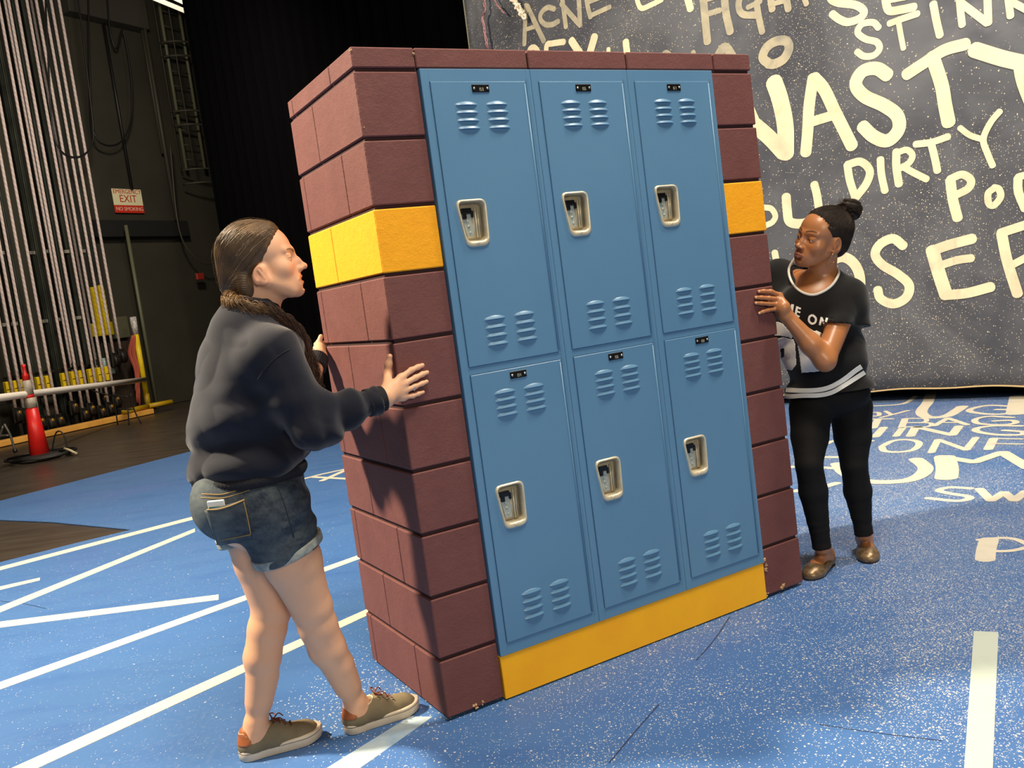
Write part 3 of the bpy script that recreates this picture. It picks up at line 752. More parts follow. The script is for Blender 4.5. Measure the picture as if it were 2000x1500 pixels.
bword('painted_word', M_CREAM, [([(1656, 322), (1661, 352), (1672, 386)], 15), ([(1656, 322), (1682, 316), (1700, 333), (1694, 358), (1673, 386)], 15), ([(1721, 311), (1723, 340), (1730, 373)], 14),
    ([(1752, 296), (1752, 325), (1757, 360)], 15), ([(1754, 298), (1772, 293), (1783, 303), (1777, 318), (1758, 330)], 12), ([(1764, 325), (1785, 337), (1811, 350)], 13),
    ([(1789, 282), (1820, 278), (1853, 267)], 13), ([(1820, 282), (1826, 305), (1832, 334)], 14), ([(1876, 250), (1895, 264), (1918, 272)], 11), ([(1954, 218), (1936, 240), (1922, 272), (1930, 300), (1940, 324)], 12)])
bword('painted_word', M_CREAM, [([(1857, 352), (1862, 390), (1871, 426)], 19), ([(1856, 350), (1880, 341), (1897, 352), (1892, 368), (1870, 380)], 15), ([(1942, 368), (1931, 378), (1932, 397), (1942, 401), (1955, 385), (1952, 370), (1942, 366)], 13), ([(1989, 348), (1990, 375), (2003, 408)], 16), ([(1989, 346), (2010, 340)], 14, S)])
bword('painted_word', M_CREAM, [([(1490, 405), (1505, 408), (1513, 422), (1507, 434), (1495, 440)], 11), ([(1534, 384), (1536, 410), (1541, 433), (1565, 437), (1585, 430)], 18), ([(1590, 360), (1596, 385), (1602, 430)], 16), ([(1600, 430), (1640, 425)], 15, S)])
bword('painted_word', M_CREAM, [([(1512, 493), (1516, 515), (1520, 545)], 13), ([(1620, 530), (1625, 510), (1648, 502), (1670, 516), (1681, 545), (1676, 590), (1650, 600), (1625, 580), (1620, 530)], 20),
    ([(1766, 480), (1746, 466), (1722, 476), (1711, 496), (1724, 516), (1755, 535), (1777, 556), (1772, 580), (1747, 593), (1722, 583), (1716, 565)], 18),
    ([(1818, 491), (1855, 478), (1900, 466)], 20), ([(1822, 488), (1834, 530), (1849, 576)], 25), ([(1838, 518), (1870, 508), (1898, 504)], 16), ([(1849, 576), (1890, 572), (1936, 560)], 20),
    ([(1957, 456), (1968, 510), (1988, 574)], 20), ([(1955, 455), (2010, 437)], 18, S), ([(1980, 516), (2010, 500)], 15, S)])
# streamers hanging by the left edge of the backdrop
for i, (pts, w, colr) in enumerate((([(944, -20), (947, 20), (943, 35), (952, 95)], .022, (150, 100, 110)), ([(995, -15), (1006, 5), (1014, 15), (1024, 38)], .05, (222, 210, 190)), ([(957, -20), (968, 5), (985, 26)], .014, (170, 120, 125)))):
    st = thing('party_streamer', ['pink tinsel strand hanging at the backdrop left edge', 'cream crumpled streamer above the painted A at the backdrop top', 'thin pink streamer between the pink strand and the cream one'][i], 'streamer', tuple(hit(pts[1][0], pts[1][1], B1 + bn * .06, bn)))
    c3 = catmull([hit(q[0], q[1], B1 + bn * .07, bn) for q in pts], 8)
    random.seed(i); mb = MB()
    for q in range(3): mb.tube(c3 + np.array([[random.uniform(-w, w) * .6, 0, random.uniform(-w, w) * .6] for _ in c3]), w * .28, 5)
    mb.build('strand', simple('streamer_foil_%d' % i, colr, .35), st)

# ------------------------------------------------------------------ black curtains
m = Mat('black_stage_curtain', (6, 6, 7), 1.0, spec=0.0); M_BLACK = m.done()
def curtain(name, a, b, z0, z1, amp=0.06, wl=0.33, mat=None, label=None):
    a = np.array(a, float); b = np.array(b, float); L_ = np.linalg.norm(b - a); d = (b - a) / L_; n_ = np.array([-d[1], d[0]])
    k = int(L_ / wl * 8); us = np.linspace(0, L_, k); V = []; F = []
    for s_ in (0, 1):
        for u in us:
            o = n_ * (amp * math.sin(u / wl * 2 * math.pi + 0.8 * math.sin(u * 1.3)) + 0.01 * s_)
            for z in (z0, z1): V.append([*(a + d * u + o), z])
    for s_ in (0, 1):
        for i in range(k - 1):
            q = s_ * 2 * k + 2 * i; f = (q, q + 2, q + 3, q + 1); F.append(f if s_ else f[::-1])
    for i in range(k - 1): q = 2 * i; F.append((q, 2 * k + q, 2 * k + q + 2, q + 2))
    F.append((0, 1, 2 * k + 1, 2 * k)); q = 2 * k - 2; F.append((q, 2 * k + q, 2 * k + q + 1, q + 1))
    return link_mesh(name, arr_mesh(name, V, F, True), mat or M_BLACK)
pb = (B1 + bd * uL)[:2]
cL = np.array([-4.75, 16.15])
o = curtain('black_curtain', tuple(cL), tuple(pb + np.array([.35, .45])), 0.02, 9.5)
tag(o, 'tall black masking curtain between the rope wall and the lettered backdrop', 'curtain')
back = B1[:2] - bn[:2] * 1.3
o = curtain('black_curtain', tuple(back + bd[:2] * (uL - .3)), tuple(back + bd[:2] * (uR + .5)), 0.01, 8.5); tag(o, 'black curtain added behind the lettered backdrop to block light, seen under its hem', 'curtain')  # added light blocker, keeps the space behind the backdrop dark
# ------------------------------------------------------------------ rolling locker unit: brick-painted frame with six lockers
BX, BY, YAW, BW, BDp, RH = -0.342098, 2.747671, 0.5103574, 1.6095, 0.6595, 0.2032
LX = np.array([math.cos(YAW), math.sin(YAW), 0]); LY = np.array([-math.sin(YAW), math.cos(YAW), 0]); LN = -LY
BO = np.array([BX, BY, 0.0])
unit = thing('locker_unit', 'maroon and yellow brick-look stage set piece with six blue lockers pushed by two people', 'locker set piece', (BX, BY, 0), rz=YAW)
def brickmat(name, c, c2, c3):
    m = Mat(name, c, 0.75); m.vary(c2, 9, 0.35, 0.7, 0.8).vary(c3, 2.5, 0.5, 0.8, 0.6)
    n1 = m.noise(140, 5); n2 = m.noise(38, 4)
    return m.bump(m.mult(n1, m.mult(n2, 1.6), 'ADD'), 0.55, 0.0022).done()
M_MAROON = brickmat('maroon_block_paint', (112, 66, 62), (102, 58, 55), (120, 74, 69))
M_YELLOW = brickmat('yellow_block_paint', (250, 172, 6), (244, 164, 6), (252, 178, 12))
M_GROUT = simple('dark_maroon_joint', (58, 32, 32), .9)
M_CHIP = simple('bare_foam_chip', (196, 160, 120), .9, bump=120)
GAP = 0.006
class LB(MB): pass
def blk(mb, x0, x1, y0, y1, z0, z1, mi=0, bev=0.0035):
    mb.box(((x0 + x1) / 2, (y0 + y1) / 2, (z0 + z1) / 2), (x1 - x0, y1 - y0, z1 - z0), mi, None, bev)
colw = 0.2085; xr = 1.4005
mb = MB()
# recessed core behind the joints
blk(mb, .008, colw, .010, BDp - .006, 0.012, 10 * RH + .02, 2, 0); blk(mb, xr, BW - .008, .010, BDp - .006, 0.012, 10 * RH + .02, 2, 0); blk(mb, colw, xr, .07, BDp - .006, 0.012, 10 * RH + .02, 2, 0)
mb.build('core_panel', [M_MAROON, M_YELLOW, M_GROUT], unit, False)
mbM = MB(); mbY = MB()
T = 0.045
def rows():
    for k in range(11):
        z0 = k * RH + (0.012 if k == 0 else GAP); z1 = (k + 1) * RH - GAP if k < 10 else 10 * RH + 0.066
        if k == 10: z0 = 10 * RH + GAP
        yield k, z0, z1
for k, z0, z1 in rows():
    mb = mbY if k == 7 else mbM
    odd = k % 2 == 1
    # left side face: first block wraps the front corner
    js = [0, .4064, BDp] if odd else [0, .2032, .6096, BDp]
    for i in range(len(js) - 1):
        g = 0.0012
        if i == 0:
            blk(mb, 0, colw - 0.002 if k < 10 else colw - .004, 0, js[1] - g, z0, z1)
        else: blk(mb, 0, T, js[i] + g, js[i + 1] - (g if i < len(js) - 2 else 0), z0, z1)
    # right column + right side
    zr0 = z0
    for i in range(len(js) - 1):
        g = 0.0012
        if i == 0 and k < 10: blk(mb, xr + 0.002, BW, 0, js[1] - g, zr0, z1)
        elif i == 0: blk(mb, 1.4264, BW, 0, js[1] - g, z0, z1)
        else: blk(mb, BW - T, BW, js[i] + g, js[i + 1] - (g if i < len(js) - 2 else 0), z0, z1)
    if k == 10:
        for a, b in ((.2032, .6096), (.6096, 1.016), (1.016, 1.4224)):
            blk(mb, a + .004, b - .002, 0, .2, z0, z1)
        blk(mb, .05, BW - .05, .2, BDp, z0 + .01, z1 - .002)
    # back
    js2 = np.arange(0.1, BW - .1, .4064) if odd else np.arange(.3, BW - .1, .4064)
    e = [T + .002] + [x for x in js2 if x > T + .05] + [BW - T - .002]
    if k < 10:
        for a, b in zip(e[:-1], e[1:]): blk(mb, a + .001, b - .001, BDp - T, BDp, z0, z1)
mbM.build('maroon_blockwork', [M_MAROON], unit, False)['label'] = 'maroon painted foam blockwork'
mbY.build('yellow_block_band', [M_YELLOW], unit, False)['label'] = 'yellow band of blocks'
random.seed(5)
for (x, z, s_) in ((xr + .006, .148, .014), (xr + .010, .118, .010), (xr + .018, .135, .007), (xr + .006, .016, .008), (.008, 1.86, .004), (.0, 2.09, .006), (.203, 2.08, .006), (.1, .018, .009), (.13, .02, .007), (1.49, .02, .012), (1.5, .026, .009)):
    mb = MB()
    for q in range(4):
        a = np.linalg.qr(np.random.RandomState(int(x * 1000 + q)).randn(3, 3))[0]
        mb.box((x + random.uniform(-1, 1) * s_ * .6, -.0005, z + random.uniform(-1, 1) * s_ * .8), (s_ * .8, s_ * .35, s_ * .8), 0, a)
    mb.build('foam_chip', M_CHIP, unit, False)['label'] = 'pale chips of bare foam on the block edges'
# base board
mb = MB(); blk(mb, colw + .001, xr - .001, -.006, .03, .004, .150, 0, .002); mb.build('base_board', [simple('yellow_base_paint', (255, 186, 0), .45, vary=(250, 176, 0), vs=5, bump=30, bs=.1)], unit, False)['label'] = 'yellow base board'

m = Mat('blue_locker_enamel', (88, 131, 167), 0.36); m.vary((96, 139, 173), 1.5, 0.3, 0.8).rbump(260, 0.10, 0.0006, 2); M_LOCK = m.done()
m = Mat('dull_steel', (222, 212, 184), 0.34, 0.3); m.vary((200, 190, 166), 20).rbump(150, 0.05, 0.0004); M_STEEL = m.done()
M_STEEL2 = simple('galvanised_steel', (186, 194, 184), .4, .2, vary=(164, 172, 166), vs=60)
M_BLKMET = simple('black_metal', (14, 14, 15), .35)
M_PLATE = simple('black_number_plate', (16, 15, 15), .35)
M_RIVET = simple('bright_rivet', (220, 214, 200), .25, .8)
M_NUM = simple('plate_digit', (176, 172, 150), .5)
L0, L1, LZ0, LZ1 = 0.2105, 1.4015, 0.150, 2.033
UW = (L1 - L0) / 3; FY = -0.010        # frame front plane
# frame: one flat plate with openings + lips (three units)
mb = MB()
dz = [(0.192, 1.075), (1.105, 1.9915)]
xs = [L0 + UW * i for i in range(4)]
def bar(x0, x1, z0, z1, y0=FY, y1=.04, bev=.0016): blk(mb, x0, x1, y0, y1, z0, z1, 0, bev)
for i in range(3):
    a, b = xs[i], xs[i + 1]
    bar(a + (.0004 if i else 0), a + .028, LZ0, LZ1 - .0001); bar(b - .020, b - .0004, LZ0, LZ1 - .0001)
    bar(a + .026, b - .018, LZ1 - .0405, LZ1, FY + .0002); bar(a + .026, b - .018, 1.077, 1.103, FY + .0006); bar(a + .026, b - .018, LZ0, .1905, FY + .0002)
    bar(b - .0185, b - .0155, LZ0 + .03, LZ1 - .03, FY - .0012, .0, .0004)
    bar(b - .0125, b - .010, LZ0 + .03, LZ1 - .03, FY - .0008, .0, .0004)
blk(mb, L0 + .01, L1 - .01, .055, .30, LZ0 + .01, LZ1 - .01)
mb.build('locker_frame', [M_LOCK], unit, False)

def louvre_patch(xs0, w, zs, h, depth, nx=14, nz=8, flat=1.0):
    """raised hooded slots: dome rising from the top edge to a sharp lower lip"""
    V = []; F = []
    for z in zs:
        b = len(V)
        for j in range(nz + 1):
            t = j / nz
            for i in range(nx + 1):
                u = i / nx; e = (1 - (2 * u - 1) ** 4)
                arch = (1 - (2 * u - 1) ** 2)
                hh = h * (0.35 + 0.65 * arch)
                V.append([xs0 + u * w, -depth * flat * (t ** .8) * e ** .7 * (0.55 + .45 * arch), z - h + hh * (1 - t)])
        for j in range(nz):
            for i in range(nx):
                q = b + j * (nx + 1) + i; F.append((q, q + nx + 1, q + nx + 2, q + 1))
        # underside lip
        c = len(V)
        for i in range(nx + 1): V.append([xs0 + i / nx * w, 0.0, z - h - .0005])
        for i in range(nx):
            q = b + nz * (nx + 1) + i; F.append((q, c + i, c + i + 1, q + 1))
    return V, F
DH = {0: (0.192, 1.075), 1: (1.105, 1.9915)}
NUMS = {(0, 1): '153', (1, 1): '155', (2, 1): '157', (0, 0): '154', (1, 0): '156', (2, 0): '158'}
def seg_digits(mb, txt, cx, y, cz, h):
    segs = {'0': 'abcdef', '1': 'bc', '2': 'abged', '3': 'abgcd', '4': 'fgbc', '5': 'afgcd', '6': 'afgedc', '7': 'abc', '8': 'abcdefg', '9': 'abcfgd'}
    w = h * .5; t = h * .14; pitch = w * 1.5; x0 = cx - pitch * (len(txt) - 1) / 2
    for i, ch in enumerate(txt):
        x = x0 + i * pitch
        for s_ in segs[ch]:
            if s_ in 'agd': z = {'a': h / 2, 'g': 0, 'd': -h / 2}[s_]; mb.box((x, y, cz + z), (w, .0006, t))
            else:
                sx_ = {'b': .5, 'c': .5, 'e': -.5, 'f': -.5}[s_]; z = {'b': .25, 'c': -.25, 'e': -.25, 'f': .25}[s_]
                mb.box((x + sx_ * w, y, cz + z * h), (t, .0006, h / 2 + t))
handle_poly = np.array([(-.054, .073), (.054, .073), (.049, -.073), (-.034, -.073)])
def rounded(poly, r, k=6):
    out = []; n = len(poly)
    for i in range(n):
        p, a, b = poly[i], poly[i - 1], poly[(i + 1) % n]; da = nrm(a - p); db = nrm(b - p)
        s_, e = p + da * r, p + db * r
        for t in np.linspace(0, 1, k): out.append((1 - t) ** 2 * s_ + 2 * t * (1 - t) * p + t * t * e)
    return np.array(out)
def locker_door(i, r):
    z0, z1 = DH[r]; a = xs[i] + .0305; b = xs[i] + .372; YF = FY - .0035
    hc = np.array([a + .0815, 0, z0 + (1.5535 - 1.105 if r else .634 - .192)])
    mb = MB()
    # door sheet with an opening for the recessed handle: fan between outline ring and rectangle
    hp = rounded(handle_poly * .93, .022, 6); n = len(hp); hole = np.array([[hc[0] + p[0], YF, hc[2] + p[1]] for p in hp])
    def edgept(p):
        c = np.array([hc[0], hc[2]]); d = nrm(np.array([p[0], p[2]]) - c); ts = []
        if d[0] > 1e-9: ts.append((hc[0] + .07 - c[0]) / d[0])
        if d[0] < -1e-9: ts.append((hc[0] - .07 - c[0]) / d[0])
        if d[1] > 1e-9: ts.append(.09 / d[1])
        if d[1] < -1e-9: ts.append(-.09 / d[1])
        t = min(q for q in ts if q > 0); q = c + d * t; return [q[0], YF, q[1]]
    ring = np.array([edgept(p) for p in hole]); V = list(hole) + list(ring); F = []
    for k in range(n):
        k2 = (k + 1) % n; F.append((k, k2, n + k2, n + k))
    mb.add(V, F)
    xa, xb, za, zb = hc[0] - .07, hc[0] + .07, hc[2] - .09, hc[2] + .09
    # corner gaps of the ring
    for cx_, cz_ in ((xa, za), (xb, za), (xb, zb), (xa, zb)):
        d = [np.hypot(v[0] - cx_, v[2] - cz_) for v in ring]; order = np.argsort(d)
        cand = [k for k in range(n) if abs(ring[k][0] - cx_) < 1e-6 or abs(ring[k][2] - cz_) < 1e-6]
        s1 = min([k for k in cand if abs(ring[k][0] - cx_) < 1e-6], key=lambda k: d[k], default=None); s2 = min([k for k in cand if abs(ring[k][2] - cz_) < 1e-6], key=lambda k: d[k], default=None)
        if s1 is not None and s2 is not None: mb.add([ring[s1], ring[s2], [cx_, YF, cz_]], [(0, 1, 2)])
    def sheet(x0, x1, zz0, zz1): mb.add([[x0, YF, zz0], [x1, YF, zz0], [x1, YF, zz1], [x0, YF, zz1]], [(0, 1, 2, 3)])
    sheet(a, b, zb, z1); sheet(a, b, z0, za); sheet(a, xa, za, zb); sheet(xb, b, za, zb)
    # turned edges
    e = .0035
    for (p, q) in (((a, z0), (b, z0)), ((b, z0), (b, z1)), ((b, z1), (a, z1)), ((a, z1), (a, z0))):
        cx_, cz_ = (a + b) / 2, (z0 + z1) / 2
        ox = lambda v: (v[0] + math.copysign(.0016, v[0] - cx_), v[1] + math.copysign(.0016, v[1] - cz_))
        p2, q2 = ox(p), ox(q)
        mb.add([[p[0], YF, p[1]], [q[0], YF, q[1]], [q2[0], YF + .0016, q2[1]], [p2[0], YF + .0016, p2[1]], [p2[0], .012, p2[1]], [q2[0], .012, q2[1]]], [(0, 1, 2, 3), (3, 2, 5, 4)])
    # louvres
    lx = (a + .074, a + .185)
    for x_ in lx:
        zt = z1 - .0655
        V, F = louvre_patch(x_, .078, [zt - k * .0245 + .006 for k in range(4)], .0125, .0085); mb.add(np.array(V) + [0, YF, 0], F, 0, True)
        zb_ = z0 + (.147 if r == 0 else .147)
        V, F = louvre_patch(x_, .077, [zb_ - k * .0275 + .004 for k in range(4)], .0125, .0085); mb.add(np.array(V) + [0, YF, 0], F, 0, True)
    # hinge-side pressed bead
    mb.tube([(b - .0035, YF, z0 + .006), (b - .0035, YF, z1 - .006)], .0028, 6)
    d = mb.build('locker_door', [M_LOCK], unit, False)
    # recessed latch cup
    mb = MB(); rim = rounded(handle_poly * 1.0, .024, 6); rin = rounded(handle_poly * .85 + [0, .005], .018, 6); bot = rounded(handle_poly * .78 + [0, .005], .016, 6); n = len(rim)
    prof = [(rim * 1.03, -.000), (rim, -.004), (rim * .955, -.0062), (rim * .90 + [0, .002], -.005), (rin, -.002), (rin * .99, .004), (bot, .021)]
    V = [[hc[0] + p[0], YF + y, hc[2] + p[1]] for ring_, y in prof for p in ring_]; F = []
    for j in range(len(prof) - 1):
        for k in range(n): k2 = (k + 1) % n; F.append((j * n + k, (j + 1) * n + k, (j + 1) * n + k2, j * n + k2))
    F.append(tuple((len(prof) - 1) * n + k for k in range(n)))
    mb.add(V, F, 0, True)
    hd = mb.build('latch_cup', [M_STEEL], d, False)
    mb = MB(); mb.prism([(-.036, .045), (.004, .045), (.006, -.04), (-.018, -.04)], (hc[0], YF + .0195, hc[2]), (1, 0, 0), (0, 0, 1), (0, -1, 0), .004); 
    for (x_, z_, r_) in ((-.012, .008, .0042), (-.010, -.008, .0052), (-.007, -.028, .004)): mb.lathe([(r_, 0), (r_ * .9, .002), (r_ * .4, .0034)], (hc[0] + x_, YF + .0155, hc[2] + z_), 10, 0, [[1, 0, 0], [0, 0, 1], [0, -1, 0]])
    mb.build('latch_plate', [M_STEEL2], d, False)
    mb = MB(); mb.box((hc[0] - .014, YF + .013, hc[2] + .040), (.036, .012, .018), 0, None, .002); mb.box((hc[0] - .022, YF + .013, hc[2] + .026), (.014, .01, .022), 0, None, .002); mb.box((hc[0] + .006, YF + .013, hc[2] + .030), (.008, .01, .022), 0, None, .002)
    mb.build('latch_hook', [M_BLKMET], d, False)['label'] = 'black latch hook'
    mb = MB(); mb.tube([(hc[0] + .020, YF + .016, hc[2] + .05), (hc[0] + .018, YF + .016, hc[2] - .045)], .0030, 8); mb.tube([(hc[0] + .029, YF + .017, hc[2] + .05), (hc[0] + .026, YF + .017, hc[2] - .045)], .0020, 8)
    mb.lathe([(.006, 0), (.0055, .002), (.002, .003)], (hc[0] + .005, YF - .0045, hc[2] - .0655), 10, 0, [[1, 0, 0], [0, 0, 1], [0, -1, 0]])
    mb.build('latch_rod', [M_STEEL], d, False)
    # number plate
    px_ = a + .171; pz = z1 - .0205
    mb = MB(); mb.box((px_, YF - .0015, pz), (.062, .003, .0235), 0, None, .0008); pl = mb.build('number_plate', [M_PLATE], d, False); pl['label'] = 'black number plate'
    mb = MB()
    for sx_ in (-.024, .024): mb = MB(); mb.lathe([(.0042, 0), (.0038, .0016), (.0015, .0026)], (px_ + sx_, YF - .003, pz), 10, 0, [[1, 0, 0], [0, 0, 1], [0, -1, 0]]); mb.build('rivet', [M_RIVET], d, False)
    mb = MB(); seg_digits(mb, NUMS[(i, r)], px_, YF - .0034, pz - .003, .0085); mb.build('plate_number', [M_NUM], d, False)
    return d
for r in (1, 0):
    for i in range(3): locker_door(i, r)
# low casters under the frame
# ------------------------------------------------------------------ fly-rail side of the stage
K0 = gnd(0, 874); K1 = gnd(335, 800); kd = nrm(K1 - K0); kn = np.array([-kd[1], kd[0], 0.0])   # kn: away from the stage
def onw(x, y, off): return hit(x, y, K0 + kn * off, kn)          # point on the vertical plane at distance off behind the kerb
def wpt(s_, off, z): return K0 + kd * s_ + kn * off + np.array([0, 0, z])
WAX = np.array([kd, kn, (0, 0, 1)])
m = Mat('olive_block_wall', (52, 50, 38), 0.85); m.vary((42, 41, 32), 0.8, 0.4, 0.7).rbump(6, 0.2, 0.01); M_WALL = m.done()
M_DWALL = simple('dark_stage_wall', (26, 25, 22), .9, vary=(20, 19, 17), vs=.5)
mb = MB(); mb.box(wpt(2, 1.35, 5.5), (60, 0.3, 11.0), 0, WAX); tag(mb.build('wall_left', M_WALL), kind='structure')
bc = B1 + bd * 0 - bn * 4.5
mb = MB(); mb.box(bc + np.array([0, 0, 5.5]), (60, .3, 11), 0, np.array([bd, -bn, (0, 0, 1)])); tag(mb.build('wall_back', M_DWALL), kind='structure')
mb = MB(); mb.box((13, 6, 5.5), (.3, 60, 11)); tag(mb.build('wall_right', M_DWALL), kind='structure')
mb = MB(); mb.box((0, -9.5, 5.5), (60, .3, 11)); tag(mb.build('wall_front', M_DWALL), kind='structure')
mb = MB(); mb.box((0, 12, 11.1), (60, 60, .2)); tag(mb.build('ceiling', M_DWALL), kind='structure')

# kerb
mb = MB(); c = wpt(-3.05, .12, .045); mb.box(c, (12, .22, .09), 0, WAX, .008)
m = Mat('orange_yellow_kerb_paint', (244, 182, 84), .6); m.vary((222, 160, 70), 3); kerb = mb.build('yellow_kerb', m.done())
tag(kerb, 'long orange-yellow kerb on the floor along the front of the rope rail', 'kerb')
M_IRON = simple('dark_iron', (34, 32, 30), .5, .5, vary=(48, 44, 38), vs=9)
M_GUIDE = simple('grey_green_steel', (78, 84, 76), .5, .3, vary=(52, 56, 50), vs=2)
m = Mat('white_rope_red_tracer', (206, 196, 190), .85)
wv = m.N('ShaderNodeTexWave', wave_type='BANDS', bands_direction='DIAGONAL'); wv.inputs['Scale'].default_value = 7.0; m.L(m.tc, wv.inputs['Vector'])
m.over(m.mult(m.ramp(wv.outputs['Fac'], .55, .75), .45), (184, 128, 126)); M_ROPE = m.done()
M_YEL = simple('safety_yellow', (236, 206, 20), .5, vary=(214, 184, 20), vs=6)
M_BRASS = simple('brass_fitting', (170, 130, 50), .4, .6)
M_GLASSY = simple('pale_green_cap', (150, 176, 172), .35)
# guide rails behind the ropes
for i, (x, off) in enumerate(((6, 1.0), (24, .95), (66, 1.1), (74, 1.1), (98, .95), (115, 1.1), (133, 1.05), (150, 1.1), (165, 1.05), (181, 1.1), (-14, 1.0))):
    p = onw(x, 500, off)
    g = thing('guide_rail', 'vertical grey-green steel guide rail behind the white ropes, ' + {6: 'fourth from the right', 0: 'second from the left', 10: 'leftmost', 1: 'third from the left', 2: 'fourth from the left', 3: 'fifth from the left', 4: 'sixth from the right', 5: 'fifth from the right', 7: 'third from the right', 8: 'second from the right', 9: 'rightmost'}[i], 'rail', (p[0], p[1], 0), 'guide rails behind the ropes')
    mb = MB(); mb.box((p[0], p[1], 5.2), (.05, .03, 10.4), 0, WAX); mb.box((p[0], p[1], 5.2), (.012, .09, 10.4), 0, WAX); mb.build('rail_bar', M_GUIDE, g)
    if i % 2 == 0:
        for z in (1.9, 3.1): mb = MB(); mb.box((p[0] + .01, p[1] - .06, z), (.10, .05, .06), 0, WAX, .005); mb.build('bracket', simple('pale_bracket', (150, 150, 136), .6), g)
# steel beam under the locks
a, b = wpt(-5, .62, 0), wpt(2.35, .62, 0)
mb = MB(); c = (a + b) / 2; L_ = np.linalg.norm(b - a)
mb.box(c + [0, 0, .66], (L_, .12, .10), 0, WAX, .005); mb.box(c + [0, 0, 1.02], (L_, .06, .05), 0, WAX, .005)
for s_ in np.linspace(-L_ / 2 + .2, L_ / 2 - .1, 6): mb.box(c + kd * s_ + [0, 0, .5], (.06, .1, 1.0), 0, WAX)
rail = mb.build('locking_rail', M_IRON); tag(rail, 'long dark steel locking rail behind the white ropes', 'rail')
ropes = [(-26, 800, 0), (-10, 800, 0), (3, 800, 0), (17, 815, 0), (37, 815, 0), (55, 828, 0), (88, 786, 0), (107, 800, 0), (100, 760, 1), (122, 790, 0), (142, 795, 0), (150, 770, 1), (160, 788, 0), (175, 773, 0), (188, 692, 0), (203, 684, 0)]
ORD = ['rightmost', 'second from the right', 'third from the right', 'fourth from the right', 'fifth from the right', 'sixth from the right', 'seventh from the right', 'eighth from the right', 'ninth from the right', 'tenth from the right', 'eleventh from the right', 'twelfth from the right', 'thirteenth from the right', 'fourteenth from the right', 'fifteenth from the right', 'sixteenth from the right']
rank = {i: k for k, i in enumerate(sorted(range(len(ropes)), key=lambda i: -ropes[i][0]))}
for i, (x, yb, back_) in enumerate(ropes):
    on = ORD[rank[i]]
    off = .82 if back_ else .42
    p = onw(x, 500, off)
    dn = (onw(x + (yb - 500) * .172, yb, off)[2])
    z0 = max(.28, dn)
    lab = {15: 'white rope with red tracer furthest right, ending high at a black clamp', 14: 'white rope with red tracer second from the right on the rail'}.get(i, ('thinner dim' if back_ else 'tall') + ' white rope with red tracer, ' + on + ' along the rail')
    mb = MB(); mb.tube([(p[0], p[1], z) for z in np.linspace(z0, 10.4, 12)], .026 if not back_ else .022, 8)
    o = mb.build('hauling_rope', M_ROPE); tag(o, lab, 'rope', 'white hauling ropes along the wall')
    # block at the foot of the rope
    t = thing('rope_block', 'black pulley block with brass bolt under the rope ' + on if i < 14 else ['black clamp gripping the second rope from the right', 'black clamp gripping the end of the rightmost white rope'][i - 14], 'pulley', (p[0], p[1], 0), 'pulley blocks under the ropes' if i < 14 else None)
    zz = z0 - .12
    mb = MB(); mb.lathe([(.03, -.05), (.12, -.045), (.105, -.012), (.105, .012), (.12, .045), (.03, .05)], (p[0], p[1], zz), 18, 0, [kn, (0, 0, 1), kd]); mb.build('wheel', M_IRON, t)
    mb = MB(); mb.box((p[0], p[1], zz + .02), (.13, .05, .26), 0, WAX, .01)
    if z0 < .6: mb.box((p[0], p[1], zz * .35), (.06, .1, zz * .7), 0, WAX)
    mb.build('cheek_plate', M_IRON, t)
    if i < 14:
        mb = MB(); q = np.array([p[0], p[1], zz]) - kn * .07; mb.lathe([(.035, 0), (.03, .03), (.015, .04)], q + [.0, 0, .06], 10, 0, [kd, (0, 0, 1), -kn]); mb.build('brass_bolt', M_BRASS, t)
        # rope lock at the rail
        zl = onw(x + 38, 722, .56)[2]
        k = thing('rope_lock', 'yellow rope lock on the rail beside the rope ' + on, 'rope lock', (p[0], p[1], 0), 'yellow rope locks on the rail')
        q = np.array([p[0], p[1], .84]) + kn * .085
        mb = MB(); mb.box(q, (.115, .09, .26), 0, WAX, .012); mb.build('lock_housing', M_YEL, k)
        mb = MB(); mb.tube([q - kn * .05 + [0, 0, .10], q - kn * .10 + [0, 0, .17], q - kn * .1 + [0, 0, .27]], .012, 6); mb.build('lock_handle', simple('red_grip', (150, 40, 34), .5) if i % 3 == 0 else M_IRON, k)
        mb = MB(); mb.box(q - kn * .046 + [.0, 0, 0], (.11, .004, .012), 0, WAX); mb.build('lock_slot', M_IRON, k)
for x, y in ((205, 712), (217, 717)):
    p = onw(x, y, .6); mb = MB(); mb.tube([p + [0, 0, .12], p - [0, 0, .12]], .06, 10); o = mb.build('counterweight_cap', M_GLASSY); tag(o, 'pale green cylinder between the right ropes, %s of two' % ('left' if x == 205 else 'right'), 'cylinder')

